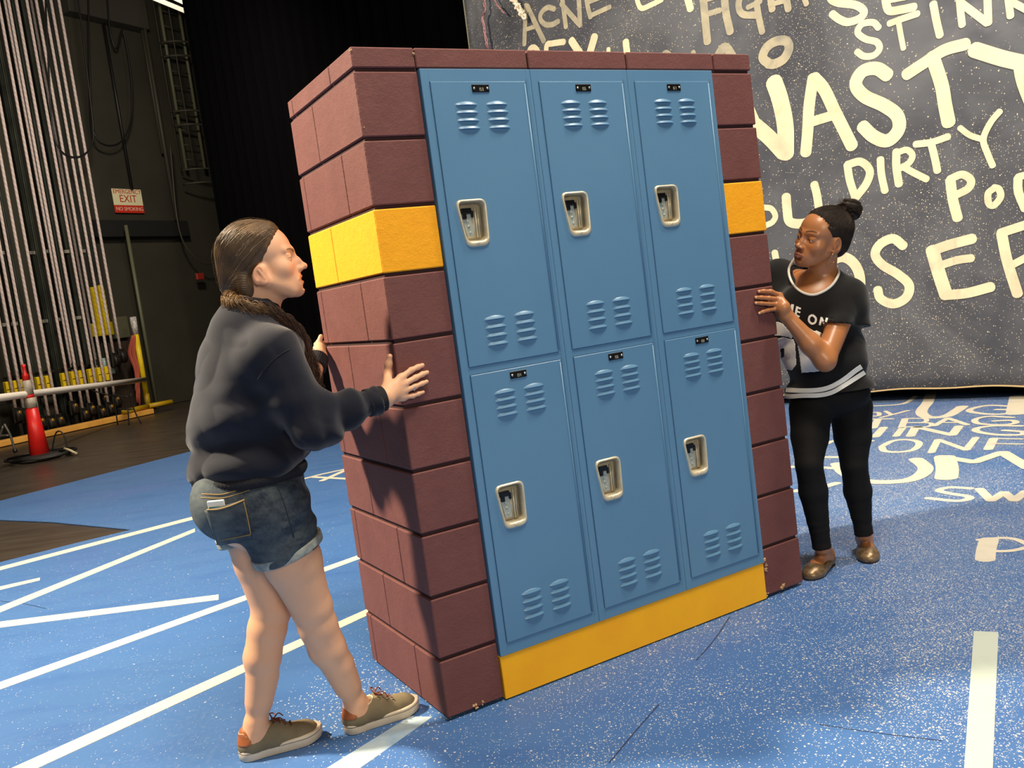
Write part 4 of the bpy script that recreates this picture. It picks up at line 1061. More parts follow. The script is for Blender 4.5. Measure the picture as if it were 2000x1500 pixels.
# yellow panels behind the last ropes
t = thing('ribbed_panel', 'tall yellow ribbed panel behind the rightmost white ropes', 'panel', tuple(onw(200, 650, .9) * [1, 1, 0]))
for x0, x1, y0, y1 in ((186, 203, 560, 632), (206, 216, 556, 650), (182, 222, 630, 656)):
    p, q, r_ = onw(x0, y1, .9), onw(x1, y1, .9), onw((x0 + x1) / 2, y0, .9)
    w_ = np.linalg.norm((q - p)[:2]); h_ = r_[2] - (p[2] + q[2]) / 2
    mb = MB(); c = (p + q) / 2; c[2] += h_ / 2; mb.box(c, (w_, .08, h_), 0, WAX, .01)
    for k in range(int(h_ / .09)): mb.box(c + [0, 0, -h_ / 2 + .05 + k * .09] - kn * .042, (w_ * .9, .006, .05), 0, WAX)
    mb.build('panel_section', M_YEL, t)
def wbox(name, x0, x1, y0, y1, off, dpt, mat, label, cat, bev=.01, to_floor=False):
    p, q, r_ = onw(x0, y1, off), onw(x1, y1, off), onw((x0 + x1) / 2, y0, off)
    w_ = np.linalg.norm((q - p)[:2]); c = (p + q) / 2; zt = r_[2]; zb = 0.0 if to_floor else c[2]
    c = np.array([c[0], c[1], (zt + zb) / 2]) + kn * dpt / 2
    mb = MB(); mb.box(c, (w_, dpt, zt - zb), 0, WAX, bev); o = mb.build(name, mat)
    return tag(o, label, cat) if label else o
wbox('electrical_box', 227, 256, 618, 660, .95, .12, simple('grey_green_box', (84, 84, 62), .6), 'grey-green electrical box on the wall between the ropes and the yellow post', 'electrical box')
wbox('brown_cabinet', 234, 280, 664, 800, .85, .3, simple('dark_brown_wood', (52, 38, 26), .7, vary=(40, 30, 22), vs=3), 'low dark brown cabinet against the wall behind the yellow post', 'cabinet', .01, True)
wbox('steel_beam', 185, 372, 430, 462, 1.0, .2, simple('black_beam', (14, 14, 13), .8), 'black horizontal steel beam on the wall under the exit sign', 'beam')
wbox('air_duct', 140, 290, -40, 40, .9, .28, simple('grey_duct', (58, 56, 48), .7), 'grey horizontal duct high on the wall right of the ropes', 'duct')
o = wbox('fire_call_point', 386, 400, 533, 546, .9, .06, simple('red_plastic', (150, 44, 34), .5), 'small red call point on the dark wall left of the black curtain', 'call point', .01)
# exit sign
P = [onw(*q, 1.15) for q in ((217, 368), (275, 371), (281, 416), (226, 416))]
w_ = .5 * np.linalg.norm((P[1] - P[0])[:2]) + .5 * np.linalg.norm((P[2] - P[3])[:2]); cc = np.mean(P, 0); h_ = (P[0][2] + P[1][2] - P[2][2] - P[3][2]) / 2
sg = thing('exit_sign', 'white and red EMERGENCY EXIT NO SMOKING sign on the olive wall', 'sign', tuple(cc))
tilt = 0.0
mb = MB(); mb.box(cc + [0, 0, h_ * .16], (w_, .02, h_ * .68), 0, WAX, .002); mb.build('white_board', simple('sign_cream', (236, 228, 186), .5), sg)
mb = MB(); mb.box(cc - [0, 0, h_ * .34], (w_, .02, h_ * .32), 0, WAX, .002); mb.build('red_board', simple('sign_red', (204, 52, 30), .5), sg)
def text_obj(name, body, size, mat, origin, ex, ey, parent, align='CENTER', ext=0.002, space=1.0, bold=0.0):
    cu = bpy.data.curves.new(name, 'FONT'); cu.body = body; cu.size = size; cu.align_x = align; cu.align_y = 'CENTER'; cu.extrude = ext; cu.space_character = space; cu.offset = bold
    o = bpy.data.objects.new(name, cu); COL.objects.link(o); bpy.context.view_layer.update()
    dg = bpy.context.evaluated_depsgraph_get(); me = bpy.data.meshes.new_from_object(o.evaluated_get(dg)); bpy.data.objects.remove(o, do_unlink=True)
    ex = nrm(ex); ey = nrm(ey); ez = np.cross(ex, ey)
    V = np.array([v.co[:] for v in me.vertices]); Wv = np.asarray(origin) + V[:, :1] * ex + V[:, 1:2] * ey + V[:, 2:] * ez
    me.vertices.foreach_set('co', Wv.astype(np.float32).ravel()); me.materials.clear(); me.materials.append(mat); me.update(); me.name = name
    return link_mesh(name, me, None, parent)
ex = kd; ey = np.array([0, 0, 1.0]); fr = cc - kn * .012
M_SRED = simple('sign_letter_red', (190, 60, 34), .5); M_SW = simple('sign_letter_white', (236, 200, 180), .5)
text_obj('sign_lettering', 'EMERGENCY', .115, M_SRED, fr + [0, 0, h_ * .38], ex, ey, sg)
text_obj('sign_lettering', 'EXIT', .20, M_SRED, fr + [0, 0, h_ * .08], ex, ey, sg)
text_obj('sign_lettering', 'NO SMOKING', .10, M_SW, fr - [0, 0, h_ * .34], ex, ey, sg)

# conduits, cables
def wire(name, px, off, r, mat, label, cat='cable', n=8):
    mb = MB(); mb.tube(catmull([onw(x, y, off) for x, y in px], n), r, 6); return tag(mb.build(name, mat), label, cat)
M_CON = simple('grey_conduit', (96, 98, 74), .5); M_CAB = simple('black_cable', (18, 18, 17), .5); M_CON2 = simple('dim_conduit', (60, 58, 46), .6)
p = onw(308, 800, .8); mb = MB(); zt = onw(245, 440, .8)[2]; mb.tube([(p[0], p[1], .0), (p[0], p[1], zt)], .035, 8)
tag(mb.build('conduit_pole', M_CON), 'thin grey-green pole standing right of the yellow post', 'pole')
for (x, y0, y1, off, r, lab) in ((258, 370, 10, 1.1, .03, 'dark straight pipe running up the wall above the exit sign'), (345, 430, -20, .95, .04, 'dim grey pipe on the wall left of the caged ladder'), (318, 300, -20, 1.05, .03, 'dim thin pipe high on the wall between two thicker ones')):
    q = onw(x, y0, off); q2 = onw(x - (y0 - y1) * .17, y1, off); mb = MB(); mb.tube([q, (q[0], q[1], min(q2[2], 10.9))], r, 8); tag(mb.build('wall_pipe', M_CON2 if x != 258 else M_CAB), lab, 'pipe')
wire('hanging_cable', [(172, -20), (176, 150), (183, 255), (205, 283), (237, 276), (256, 230), (256, 150), (240, 60), (228, 95), (215, 60), (208, -20)], .85, .018, M_CAB, 'black cable drooping in a loop on the wall right of the ropes')
wire('hanging_cable', [(88, -20), (96, 150), (104, 260), (125, 300), (155, 306), (176, 288), (182, 250), (165, 100), (150, -20)], .38, .016, M_CAB, 'black cable drooping in a loop in front of the white ropes')
wire('hanging_cable', [(332, 280), (345, 420), (362, 480), (395, 513), (425, 508), (436, 480)], .75, .018, M_CON2, 'grey cable sagging beside the black curtain left of the left person')
# caged ladder
lad = thing('caged_ladder', 'dim steel wall ladder with round safety cage left of the black curtain', 'ladder', tuple(onw(365, 330, .9)))
A0, A1 = onw(364, 330, .9), onw(400, 330, .9); zt = 10.5
for P_ in (A0, A1): mb = MB(); mb.tube([P_, (P_[0], P_[1], zt)], .035, 8); mb.build('ladder_rail', M_CON, lad)
for k in range(14):
    z = A0[2] + .2 + k * .3; mb = MB(); mb.tube([(A0[0], A0[1], z), (A1[0], A1[1], z)], .012, 6); mb.build('rung', M_CON2, lad)
mid = (A0 + A1) / 2
for yy in (98, 225, 335):
    z = onw(372, yy, .9)[2]
    for dz_ in (0, -.28):
        mb = MB(); pts = [mid * [1, 1, 0] + [0, 0, z + dz_] + kd * .40 * math.cos(t) - kn * (.38 * math.sin(t)) for t in np.linspace(0, math.pi, 17)]; mb.tube(pts, .022, 6); mb.build('cage_hoop', M_CON2, lad)
for t in (.0, .25, .75, 1.0):
    q = mid + kd * .40 * math.cos(t * math.pi) - kn * .38 * math.sin(t * math.pi); mb = MB(); mb.tube([(q[0], q[1], A0[2]), (q[0], q[1], zt)], .014, 6); mb.build('cage_bar', M_CON2, lad)
# strip light high up
m = bpy.data.materials.new('lit_tube'); m.use_nodes = True; bs_ = m.node_tree.nodes['Principled BSDF']; bs_.inputs['Emission Color'].default_value = (1, .86, .62, 1); bs_.inputs['Emission Strength'].default_value = 1.1
sl = thing('strip_light', 'lit cream strip lights high above the caged ladder', 'strip light', tuple(onw(335, 5, .2)))
for (q1, q2) in (((300, -4), (363, 22)), ((332, -8), (362, 6))):
    mb = MB(); mb.tube([onw(*q1, .2), onw(*q2, .2)], .045, 8); mb.build('light_tube', m, sl)

# yellow post stand
S0 = np.array([*gnd(292, 806)[:2], 0]); Ztop = hit(266, 618, S0, (0, 1, 0))[2]; Zw = hit(270, 652, S0, (0, 1, 0))[2]; Zd = hit(283, 770, S0, (0, 1, 0))[2]
st = thing('yellow_post_stand', 'yellow floor-standing post with white top holding the end of the white pipe', 'post stand', tuple(S0))
mb = MB(); mb.tube([S0 + [0, 0, Zd], S0 + [0, 0, Zw]], .05, 12); mb.build('post', M_YEL, st)
mb = MB(); mb.tube([S0 + [0, 0, .10], S0 + [0, 0, Zd]], .053, 12); mb.build('post_foot', simple('dull_yellow', (168, 136, 14), .5), st)
mb = MB(); mb.tube([S0 + [0, 0, Zw], S0 + [0, 0, Ztop]], .058, 12); mb.build('post_cap', simple('white_cap', (214, 210, 204), .4, vary=(150, 148, 146), vs=20), st)
for q1, q2 in (((243, 820), (292, 808)), ((292, 808), (338, 799))):
    mb = MB(); a, b = gnd(*q1), gnd(*q2); mb.tube([a + [0, 0, .14], b + [0, 0, .14]], .045, 10); mb.build('base_bar', simple('dull_yellow', (186, 150, 14), .5), st)
hk = thing('rope_hank', 'faded red rope coiled and tied on the yellow post', 'rope', tuple(hit(266, 700, S0, (0, 1, 0))))
random.seed(3); Hc = [hit(x, y, S0 + [-.05, -.08, 0], (0, 1, 0)) for x, y in ((262, 655), (258, 690), (268, 725), (272, 790))]
for k in range(7):
    mb = MB(); dx = random.uniform(-.07, .07)
    mb.tube(catmull([Hc[0] + [dx * .3, -.02, 0], Hc[1] + [dx, random.uniform(-.04, .04), 0], Hc[2] + [dx * .5, 0, 0], Hc[3] + [dx * .4, 0, random.uniform(-.05, .3)]], 6), .022, 6); mb.build('rope_strand', simple('faded_red_rope', (176, 84, 66), .8), hk)
# cone
CN = np.array([*gnd(80, 897)[:2], 0.0]); ztop = hit(45, 712, CN, (0, 1, 0))[2]
cone = thing('traffic_cone', 'tall red traffic cone with two grey collars on a black base beside the blue floor', 'cone', tuple(CN))
def crad(z): return .125 - (.125 - .030) * z / (ztop - .03)
def zpx(y): return hit(45 + (y - 712) * .19, y, CN, (0, 1, 0))[2]
M_CRED = simple('red_cone_plastic', (226, 34, 28), .4, vary=(206, 30, 26), vs=5); M_REFL = simple('grey_reflective', (170, 160, 146), .5)
bands = [(.05, zpx(796), M_CRED, 'cone_body'), (zpx(796), zpx(777), M_REFL, 'reflective_collar'), (zpx(777), zpx(770), M_CRED, 'cone_body'), (zpx(770), zpx(743), M_REFL, 'reflective_collar'), (zpx(743), ztop, M_CRED, 'cone_body')]
for a, b, mm, nm in bands:
    mb = MB(); e = .004 if mm is M_REFL else 0
    pr = [(crad(a) + e, a), (crad(b) + e, b)]
    if b == ztop: pr = [(crad(a), a), (crad(zpx(734)), zpx(734)), (.04, zpx(733)), (.022, zpx(728)), (.022, zpx(718)), (.03, ztop)]
    mb.lathe(pr, CN, 24); mb.build(nm, mm, cone)
mb = MB(); mb.lathe([(.25, 0), (.26, .03), (.22, .06), (.13, .075)], CN, 8, 0, smooth=False); mb.build('rubber_base', simple('black_rubber', (26, 25, 24), .6), cone)
cb = thing('coiled_cable', 'black cable coiled around the base of the red traffic cone', 'cable', tuple(CN))
mb = MB(); pts = []
for k in range(140): t = k * .16; r_ = .30 + .03 * math.sin(t * 1.7) + .01 * t / 3; pts.append(CN + [r_ * 1.1 * math.cos(t), r_ * math.sin(t), .016 + .05 * (k / 140)])
mb.tube(pts, .014, 6); mb.build('cable', M_CAB, cb)
mb = MB(); e = [CN + [.33, -.02, .10], CN + [.42, -.08, .08], CN + [.52, -.10, .02]]; mb.tube(e, .016, 6); mb.build('cable_end', simple('pale_cable_end', (190, 180, 150), .5), cb)
mb = MB(); mb.tube(catmull([CN + [.10, .1, .06], CN + [.2, .1, .30], CN + [.30, .08, .28], CN + [.34, .05, .04]], 8), .010, 6); mb.build('cable_loop', M_CAB, cb)
# white pipe
PA = hit(284, 741, S0 + [0, -.12, 0], (0, 1, 0)); cb_ = CN + np.array([-.02, .17, 0]); PB = hit(62, 769, cb_, (0, 1, 0)); d_ = nrm(PB - PA)
mb = MB(); mb.tube([PA, PA + (PB - PA) * .5, PB, PB + d_ * 2.2], .045, 14); pp = mb.build('white_pipe', simple('white_plastic_pipe', (248, 240, 228), .4)); tag(pp, 'long white pipe held across the ropes from the red cone to the yellow post', 'pipe')
# stands at the kerb
def rods(name, label, segs, mat, y0, cat='stand', r=.012):
    t = thing(name, label, cat, tuple(gnd(*y0)))
    for nm, pts in segs:
        mb = MB(); mb.tube(catmull(pts, 5), r, 6); mb.build(nm, mat, t)
G = gnd(38, 885); pl = lambda x, y: hit(x, y, G, (0, 1, 0))
rods('folding_chair', 'grey metal folding chair leg frame at the left edge by the kerb', [('leg', [pl(8, 828), pl(20, 850), pl(29, 880)]), ('leg', [pl(6, 832), pl(-2, 856), pl(-12, 884)]), ('crossbar', [pl(-14, 853), pl(18, 850)])], simple('grey_frame', (110, 106, 100), .4, .5), (38, 885), 'chair', .018)
mb = MB(); mb.tube([pl(28, 877), pl(31, 884)], .03, 8); o = bpy.data.objects['folding_chair']; mb.build('leg_cap', M_CAB, o)
G2 = gnd(258, 828); pl2 = lambda x, y: hit(x, y, G2, (0, 1, 0))
rods('wire_frame_stand', 'thin black wire-legged stand straddling the kerb before the yellow post', [('leg', [pl2(224, 765), pl2(226, 800), pl2(230, 830)]), ('leg', [pl2(255, 768), pl2(262, 800), pl2(276, 828)]), ('leg', [pl2(250, 800), pl2(252, 832)]), ('top_wire', [pl2(178, 762), pl2(215, 772), pl2(252, 775)]), ('crossbar', [pl2(228, 800), pl2(262, 799)])], M_CAB, (258, 828))
# ------------------------------------------------------------------ person in sweatshirt and denim shorts (left)
UP = np.array([0, 0, 1.0])
def FP(x, y, off): return hit(x, y, BO + LN * off, LN)           # on the unit's front face
def SP(x, y, off): return hit(x, y, BO - LX * off, LX)           # on its left side face
def fold(P, sc, amp, seed, dirn=None, st=1.0):
    X = P * sc
    if dirn is not None:
        dirn = nrm(dirn); X = X + np.outer(X @ dirn, dirn) * (st - 1)
    n = vnoise(X, seed); return amp * (1 - np.abs(n) * 2) 
m = Mat('light_skin', (222, 170, 130), .5, spec=.4); m.vcol(); m.b.inputs['Subsurface Weight'].default_value = 0.12; m.b.inputs['Subsurface Radius'].default_value = (.012, .005, .003); m.b.inputs['Subsurface Scale'].default_value = 1.0
m.rbump(260, .12, .0008); M_SKINL = m.done()
LO = np.array([-.72, 2.70, 0]); LF = np.array([.88, .475, 0]); LF /= np.linalg.norm(LF); LR = np.array([LF[1], -LF[0], 0]); LFR = np.array([LR, LF, UP])
def J(x, y, lat): return hit(x, y, LO + LR * lat, LR)
pL = thing('person', 'person with long brown ponytail, navy sweatshirt and denim shorts leaning on the left brick corner', 'person', tuple(LO))
ear = J(505, 549, .055)
hf = nrm(LF * .93 + LR * .30 + UP * .115); hu = UP - LF * .03
H1 = HeadFrame((0, 0, 0), hf, hu, 1.07); H1.o = J(600, 518.5, .025) - 1.07 * (H1.f * .1235 - H1.u * .0275)
p1 = dict(nose=1.12, gape=.0046, eye=.0026, eye_dz=-.0018, lip=.9, mouth_w=.030, ear_s=.84, ear_dz=-.022, ear_rot=.15, brow_t=1.4)
neck = J(494, 615, -.02); pel = J(488, 985, -.02)
def shoulder_r(): return J(534, 690, .165)
shR = shoulder_r(); elR = J(604, 822, .20); wrR = FP(751, 777, .050)
shL = neck + (neck - shR) * .0 - LR * .175 - UP * .085 + LF * .05
wrL = atY(622, 697, 3.27); elL = atY(586, 795, 3.06)
hipR = J(528, 985, .075); kneeR = J(607, 1184, .045); ankR = J(693, 1378, .0)
hipL = J(478, 985, -.10); kneeL = J(531, 1184, -.085)
def ankle_of(h0, t0, x, y):
    td = nrm(t0 - h0); sd = np.array([td[1], -td[0], 0]); c = h0 - sd * .030; return hit(x, y, c, sd)
ankL = ankle_of(gnd(470, 1493), gnd(470, 1493) + gnd(620, 1450) - gnd(470, 1497), 500, 1413); ankR = ankle_of(gnd(678, 1440), gnd(678, 1440) + gnd(825, 1390) - gnd(680, 1443), 694, 1372)
print('ankles', ankL, ankR)
B = Field()
add_head(B, H1, p1)
B.cap(H1.w(0, -.028, -.035), neck, .054, .058, .03)
B.cap(H1.w(0, .0, -.06), neck + LF * .03, .04, .05, .03)
B.cap(neck - UP * .08 + LR * .09, neck - UP * .08 - LR * .09, .05, .05, .04)
chest = J(488, 740, -.02); belly = J(482, 860, -.02)
B.ell(chest, (.155, .115, .18), LFR, .06); B.ell(belly, (.13, .11, .15), LFR, .05); B.ell(pel, (.165, .135, .13), LFR, .06)
B.cap(shR - LR * .02, elR, .052, .044, .03); B.cap(elR, wrR, .043, .029, .02)
B.cap(shL, elL, .052, .044, .03); B.cap(elL, wrL, .043, .029, .02)
for hp, kn_, an, sg in ((hipR, kneeR, ankR, 1), (hipL, kneeL, ankL, -1)):
    tr = .100 if sg > 0 else .092; B.cap(hp, hp + (kn_ - hp) * .55, tr, tr - .016, .02); B.cap(hp + (kn_ - hp) * .55, kn_, tr - .016, .062, .015)
    d = nrm(an - kn_); back_ = nrm(-LF - d * np.dot(-LF, d))
    B.ell(kn_ + (-back_) * .012 , (.050, .050, .055), LFR, .015)
    L3 = np.linalg.norm(an - kn_); B.chain([kn_, kn_ + d * .07 + back_ * .005, kn_ + d * .16 + back_ * .008, kn_ + d * (.6 * L3), kn_ + d * (.8 * L3)], [.059, .0585, .057, .048, .0405], .012)
    B.cap(kn_ + (an - kn_) * .7, an, .040, .031, .02)
# feet inside the shoes
toeD1 = nrm(gnd(620, 1450) - gnd(470, 1497)); toeD2 = nrm(gnd(825, 1390) - gnd(680, 1443))
heel1 = gnd(470, 1493); heel2 = gnd(678, 1440)
side1 = np.array([toeD1[1], -toeD1[0], 0]); side2 = np.array([toeD2[1], -toeD2[0], 0])
H1c = heel1 - side1 * .030; H2c = heel2 - side2 * .030      # centre line starts at the heels
for an, hc, td in ((ankR, H2c, toeD2), (ankL, H1c, toeD1)):
    B.cap(an, hc + td * .050 + UP * .055, .032, .031, .02); B.cap(an, hc + td * .05 + UP * .05, .031, .031, .02)
    B.cap(hc + td * .05 + UP * .055, hc + td * .15 + UP * .045, .030, .026, .03)
    for q in (-1, 1): B.ell(hc + td * .060 + UP * .088 + np.cross(td, UP) * q * .026, (.012, .010, .013), None, .012)
# right hand on the front face corner
fr = lambda pts, rs: B.chain(pts, rs, .006)
mcp = [FP(783, 738, .021), FP(787, 751, .024), FP(788, 764, .024), FP(787, 776, .022)]
fr([mcp[0], FP(803, 723, .016), FP(816, 717, .011), FP(825, 713.5, .008)], [.0098, .0085, .0078, .0068])
fr([mcp[1], FP(811, 738, .017), FP(825, 731, .011), FP(834, 727.5, .008)], [.0098, .0087, .0079, .0068])
fr([mcp[2], FP(810, 755, .017), FP(824, 749, .011), FP(833, 745.5, .008)], [.0095, .0083, .0076, .0066])
fr([mcp[3], FP(806, 773, .015), FP(817, 769, .011), FP(826, 766, .0075)], [.0088, .0075, .0068, .0058])
palm0 = FP(760, 768, .038)
for q, (r1, r2) in zip(mcp, ((.018, .0115), (.019, .0120), (.019, .0118), (.018, .0108))): B.cap(palm0 + (q - mcp[1]) * .35, q, r1, r2, .012)
B.cap(wrR, palm0, .027, .023, .02)
B.chain([FP(757, 757, .034), SP(757, 732, .022), SP(759, 711, .016), SP(761.5, 696, .012)], [.018, .0125, .0098, .0080], .012)
# left hand behind the back edge of the side face
e0 = BO - LX * 0 + LY * BDp
pw = atY(624, 682, 3.315)
B.cap(wrL, pw, .026, .024, .02)
B.chain([pw, atY(622, 671, 3.33), atY(627, 657, 3.335)], [.015, .0105, .0085], .01)
for k in range(4):
    a = pw + UP * (.018 - .016 * k) + LY * .03; z_ = UP * (-.004 * k)
    b1 = BO + LX * .02 + LY * (BDp + .018); b1 = np.array([b1[0], b1[1], a[2]]); b2 = b1 + LX * .035 - LY * .008 + z_
    B.chain([a, b1, b2], [.010, .0085, .007], .006)
def colL(V):
    C = head_color(H1, (228, 176, 140), (196, 110, 92), (70, 46, 32), V, p1, dark=(70, 44, 34), blush=(214, 130, 100), brow_z=.0205)
    leg = (V[:, 2] < .8)[:, None]; C = np.where(leg, C * np.array([1.0, .97, .94]), C)
    return C
def split_surf(F_, regions):
    """regions: list of (lo, hi, h); quads of one joined surface"""
    return merge_surf([surface(F_, *r) for r in regions])
zc = H1.o[2] - .19
def cut(part, keep):
    V, F = part; c = V[F].mean(1); k = keep(c); return V, F[k]
headR = surface(B, H1.o - np.array([.17, .17, .20]), H1.o + np.array([.17, .17, .19]), .0019)
headR = cut(headR, lambda c: c[:, 2] > zc)
hc_ = FP(790, 752, .02)
handR = cut(surface(B, hc_ - .14, hc_ + .14, .0019), lambda c: (np.abs(c - hc_) < .10).all(1))
body = cut(surface(B, (-1.35, 2.2, 0.0), (-.15, 3.55, 1.75), .0050), lambda c: (c[:, 2] <= zc + .003) & ~(np.abs(c - hc_) < .098).all(1))
V, F = merge_surf([headR, handR, body])
me = arr_mesh('body', V, F, True, None, colL(V)); link_mesh('body', me, M_SKINL, pL)
make_eyes(H1, pL, p1, (.0, 1, -.35))
# teeth
mb = MB(); mb.tube([H1.w(x, .0905 - abs(x) ** 2 * 12, -.0600) for x in np.linspace(-.018, .018, 9)], .0030 * 1.07, 8); mb.build('teeth', simple('tooth_white', (226, 214, 196), .3), pL)

# sweatshirt
m = Mat('navy_sweatshirt_fleece', (18, 20, 32), .85, spec=.2); m.vary((23, 25, 37), 5, .3, .7).rbump(420, .35, .0012); m.b.inputs['Sheen Weight'].default_value = .22; m.b.inputs['Sheen Roughness'].default_value = .5; M_SWEAT = m.done()
SW = Field()
SW.ell(J(489, 715, -.02), (.195, .150, .165), LFR, .08)
SW.ell(J(481, 815, -.02), (.190, .168, .150), LFR, .08)
SW.ell(J(485, 893, -.02), (.198, .180, .085), LFR, .05)
SW.cap(shR - LR * .05, shL + LR * .05, .070, .070, .06)
SW.cap(J(470, 640, .02), J(500, 640, -.06), .085, .085, .06)
SW.cap(neck + UP * .02, neck - UP * .10, .066, .125, .05)
SW.cap(shR, elR, .080, .072, .05); SW.cap(elR, elR + (wrR - elR) * .55, .071, .056, .04); SW.cap(elR + (wrR - elR) * .5, wrR + (wrR - elR) * .02, .056, .046, .02)
SW.cap(shL, elL, .080, .070, .05); SW.cap(elL, wrL, .068, .040, .03)
cd = nrm(wrR - elR)
torso_lo = J(484, 880, -.02)[2]
def sweat_folds(P):
    z = P[:, 2]; rel = P - chest
    f = fold(P + 0.03 * np.stack([vnoise(P * 9, 8)] * 3, 1), 6.5, .0085, 1, cd, .45)
    f += fold(P, 11, .0022, 2, nrm(UP + LF), 2.2)
    hb_ = np.clip((torso_lo + .22 - z) / .2, 0, 1)
    hb_ = hb_ * np.clip((.26 - rel @ LF) / .08, 0, 1)
    f += hb_ * .012 * np.sin((z - .25 * (rel @ LF)) * 46 + 3.2 * vnoise(P * 5, 12))
    # drape folds running down the back and bunching above the hem
    f += .008 * np.sin((P @ LF) * 38 + 2.5 * vnoise(P * 6, 5)) * np.clip((torso_lo + .28 - z) / .3, 0, 1) * np.clip((z - torso_lo + .12) / .1, 0, 1) * .5
    da = (P - elR) @ cd; near = np.clip(1 - np.linalg.norm(P - elR - np.outer(np.clip(da, 0, .3), cd), axis=1) / .12, 0, 1)
    f += .0075 * np.sin(da * 75 + 3 * vnoise(P * 10, 6)) * near * (da > -.03)
    return f
SW.disp(sweat_folds)
hemP = J(486, 915, -.02)
SWc = Field(); SWc.field(SW, 0, .01); SWc.plane(J(488, 936, -.02), -UP * 1.0 - LF * .03, .03)
SWc.plane(wrR - cd * .020, cd, .006)
cdl = nrm(wrL - elL)
SWc.cap(wrL - cdl * .02, wrL + cdl * .12, .06, .06, .004, 's')
SWc.cap(neck + UP * .035, neck + UP * .14, .060, .075, .01, 's')
sw = sdf_obj('sweatshirt', SWc, (-1.4, 2.2, .75), (-.2, 3.5, 1.65), .0052, M_SWEAT, pL)
# hem band, cuffs, collar
hb = Field(); hb.ell(J(489, 925, -.02), (.184, .168, .055), LFR, .02); hb.plane(J(489, 943, -.02), -UP, .006); hb.plane(J(487, 910, -.02), UP, .006)
hb.disp(lambda P: .0018 * np.sin(np.arctan2((P - pel) @ LR, (P - pel) @ LF) * 160) + fold(P, 9, .003, 7))
M_RIB = simple('navy_rib_knit', (20, 20, 28), .9, bump=300, bs=.3)
sdf_obj('hem_band', hb, (-1.3, 2.3, .6), (-.3, 3.2, 1.2), .0042, M_RIB, sw)
for (w_, d_, r_) in ((wrR, cd, .037), (wrL, cdl, .037)):
    cf = Field(); cf.cap(w_ - d_ * .075, w_ + d_ * .01, r_ + .006, r_, .01); cf.plane(w_ - d_ * .002, d_, .006); cf.plane(w_ - d_ * .06, -d_, .004); cf.cap(w_ - d_ * .03, w_ + d_ * .1, .030, .030, .003, 's')
    ra = nrm(np.cross(d_, UP)); rb = np.cross(d_, ra)
    cf.disp(lambda P, w_=w_, ra=ra, rb=rb: .0006 * np.sin(np.arctan2((P - w_) @ ra, (P - w_) @ rb) * 34))
    sdf_obj('cuff', cf, w_ - .12, w_ + .12, .0028, M_RIB, sw)
mb = MB(); cc = neck + UP * .030; ring = [cc + LR * .066 * math.cos(t) + LF * (.064 * math.sin(t) + .006) + UP * (-.018 * math.sin(t)) for t in np.linspace(0, 2 * math.pi, 33)[:-1]]
mb.tube(ring, .013, 8, closed=True); mb.build('collar', M_RIB, sw)
def seam(px, field, r, mat, parent, name='seam', off=.0, tmin=1.5):
    pts = [field.trace(x, y, tmin) for x, y in catmull(np.array(px, float), 5)]; pts = [p for p in pts if p is not None]
    if len(pts) < 2: return None
    mb = MB(); mb.tube(np.array(pts), r, 5); return mb.build(name, mat, parent)
seam([(566, 682), (540, 698), (518, 720), (503, 742)], SWc, .0022, M_RIB, sw, 'sleeve_seam')

# denim shorts
m = Mat('worn_blue_denim', (60, 74, 88), .85, spec=.2); m.vcol(); m.rbump(500, .4, .001); M_DENIM = m.done()
SH = Field()
def leg_part(hp, kn_, c, n, r0, r1):
    f = Field(); f.cap(hp - UP * .02, hp + (kn_ - hp) * .62, r0, r1, .03); f.plane(c, n, .004); return f
hemR = J(562, 1077, .06); nR = nrm(J(585, 1117, .06) - hemR); nR = nrm(J(610, 1052, .06) - J(512, 1105, .06)); nR = nrm(np.cross(nR, LR)); nR = nR if nR[2] < 0 else -nR
hemL = J(466, 1052, -.10); nL = nrm(kneeL - hipL + LF * .05)
LR_ = leg_part(hipR, kneeR, hemR, nR, .113, .102); LL_ = leg_part(hipL, kneeL, hemL, nL, .112, .104)
SH.ell(J(490, 965, -.02), (.178, .166, .135), LFR, .05); SH.ell(J(455, 985, .03), (.10, .11, .11), LFR, .05); SH.ell(J(452, 985, -.09), (.09, .10, .11), LFR, .05)
SHb = Field(); SHb.field(SH, 0, .01); SHb.plane(J(490, 1062, -.02), -UP, .05)
SHf = Field(); SHf.field(SHb, 0, .02); SHf.field(LR_, 0, .03); SHf.field(LL_, 0, .02)
SHf.disp(lambda P: fold(P, 10, .0035, 11, nrm(LF + UP * .5), .5) + .0035 * np.sin((P @ nrm(UP + LF * -.45)) * 95 + 2.4 * vnoise(P * 8, 3)) * np.clip(((P - pel) @ LF + .02) / .12, 0, 1))
def denim_col(V):
    n = vnoise(V * 9, 2); n2 = vnoise(V * np.array([40, 40, 120]), 5); n3 = vnoise(V * 300, 1)
    w = np.clip(.30 + .35 * n + .22 * n2 + .18 * n3, 0, 1)[:, None]
    a = np.array(lin((34, 43, 57))[:3]); b = np.array(lin((108, 117, 118))[:3])
    bk = np.clip((-(V - pel) @ LF - .06) / .09, 0, 1)[:, None] * .45
    w = np.clip(w * .7 + bk, 0, 1); return a * (1 - w) + b * w
sh = sdf_obj('denim_shorts', SHf, (-1.3, 2.25, .5), (-.25, 3.25, 1.15), .0042, M_DENIM, pL, denim_col)
M_CUFFD = simple('pale_denim_reverse', (176, 178, 164), .85, vary=(120, 126, 124), vs=25, bump=400)
M_STITCH = simple('tan_stitching', (150, 122, 74), .8); M_DSTITCH = simple('dark_denim_edge', (30, 36, 46), .8)
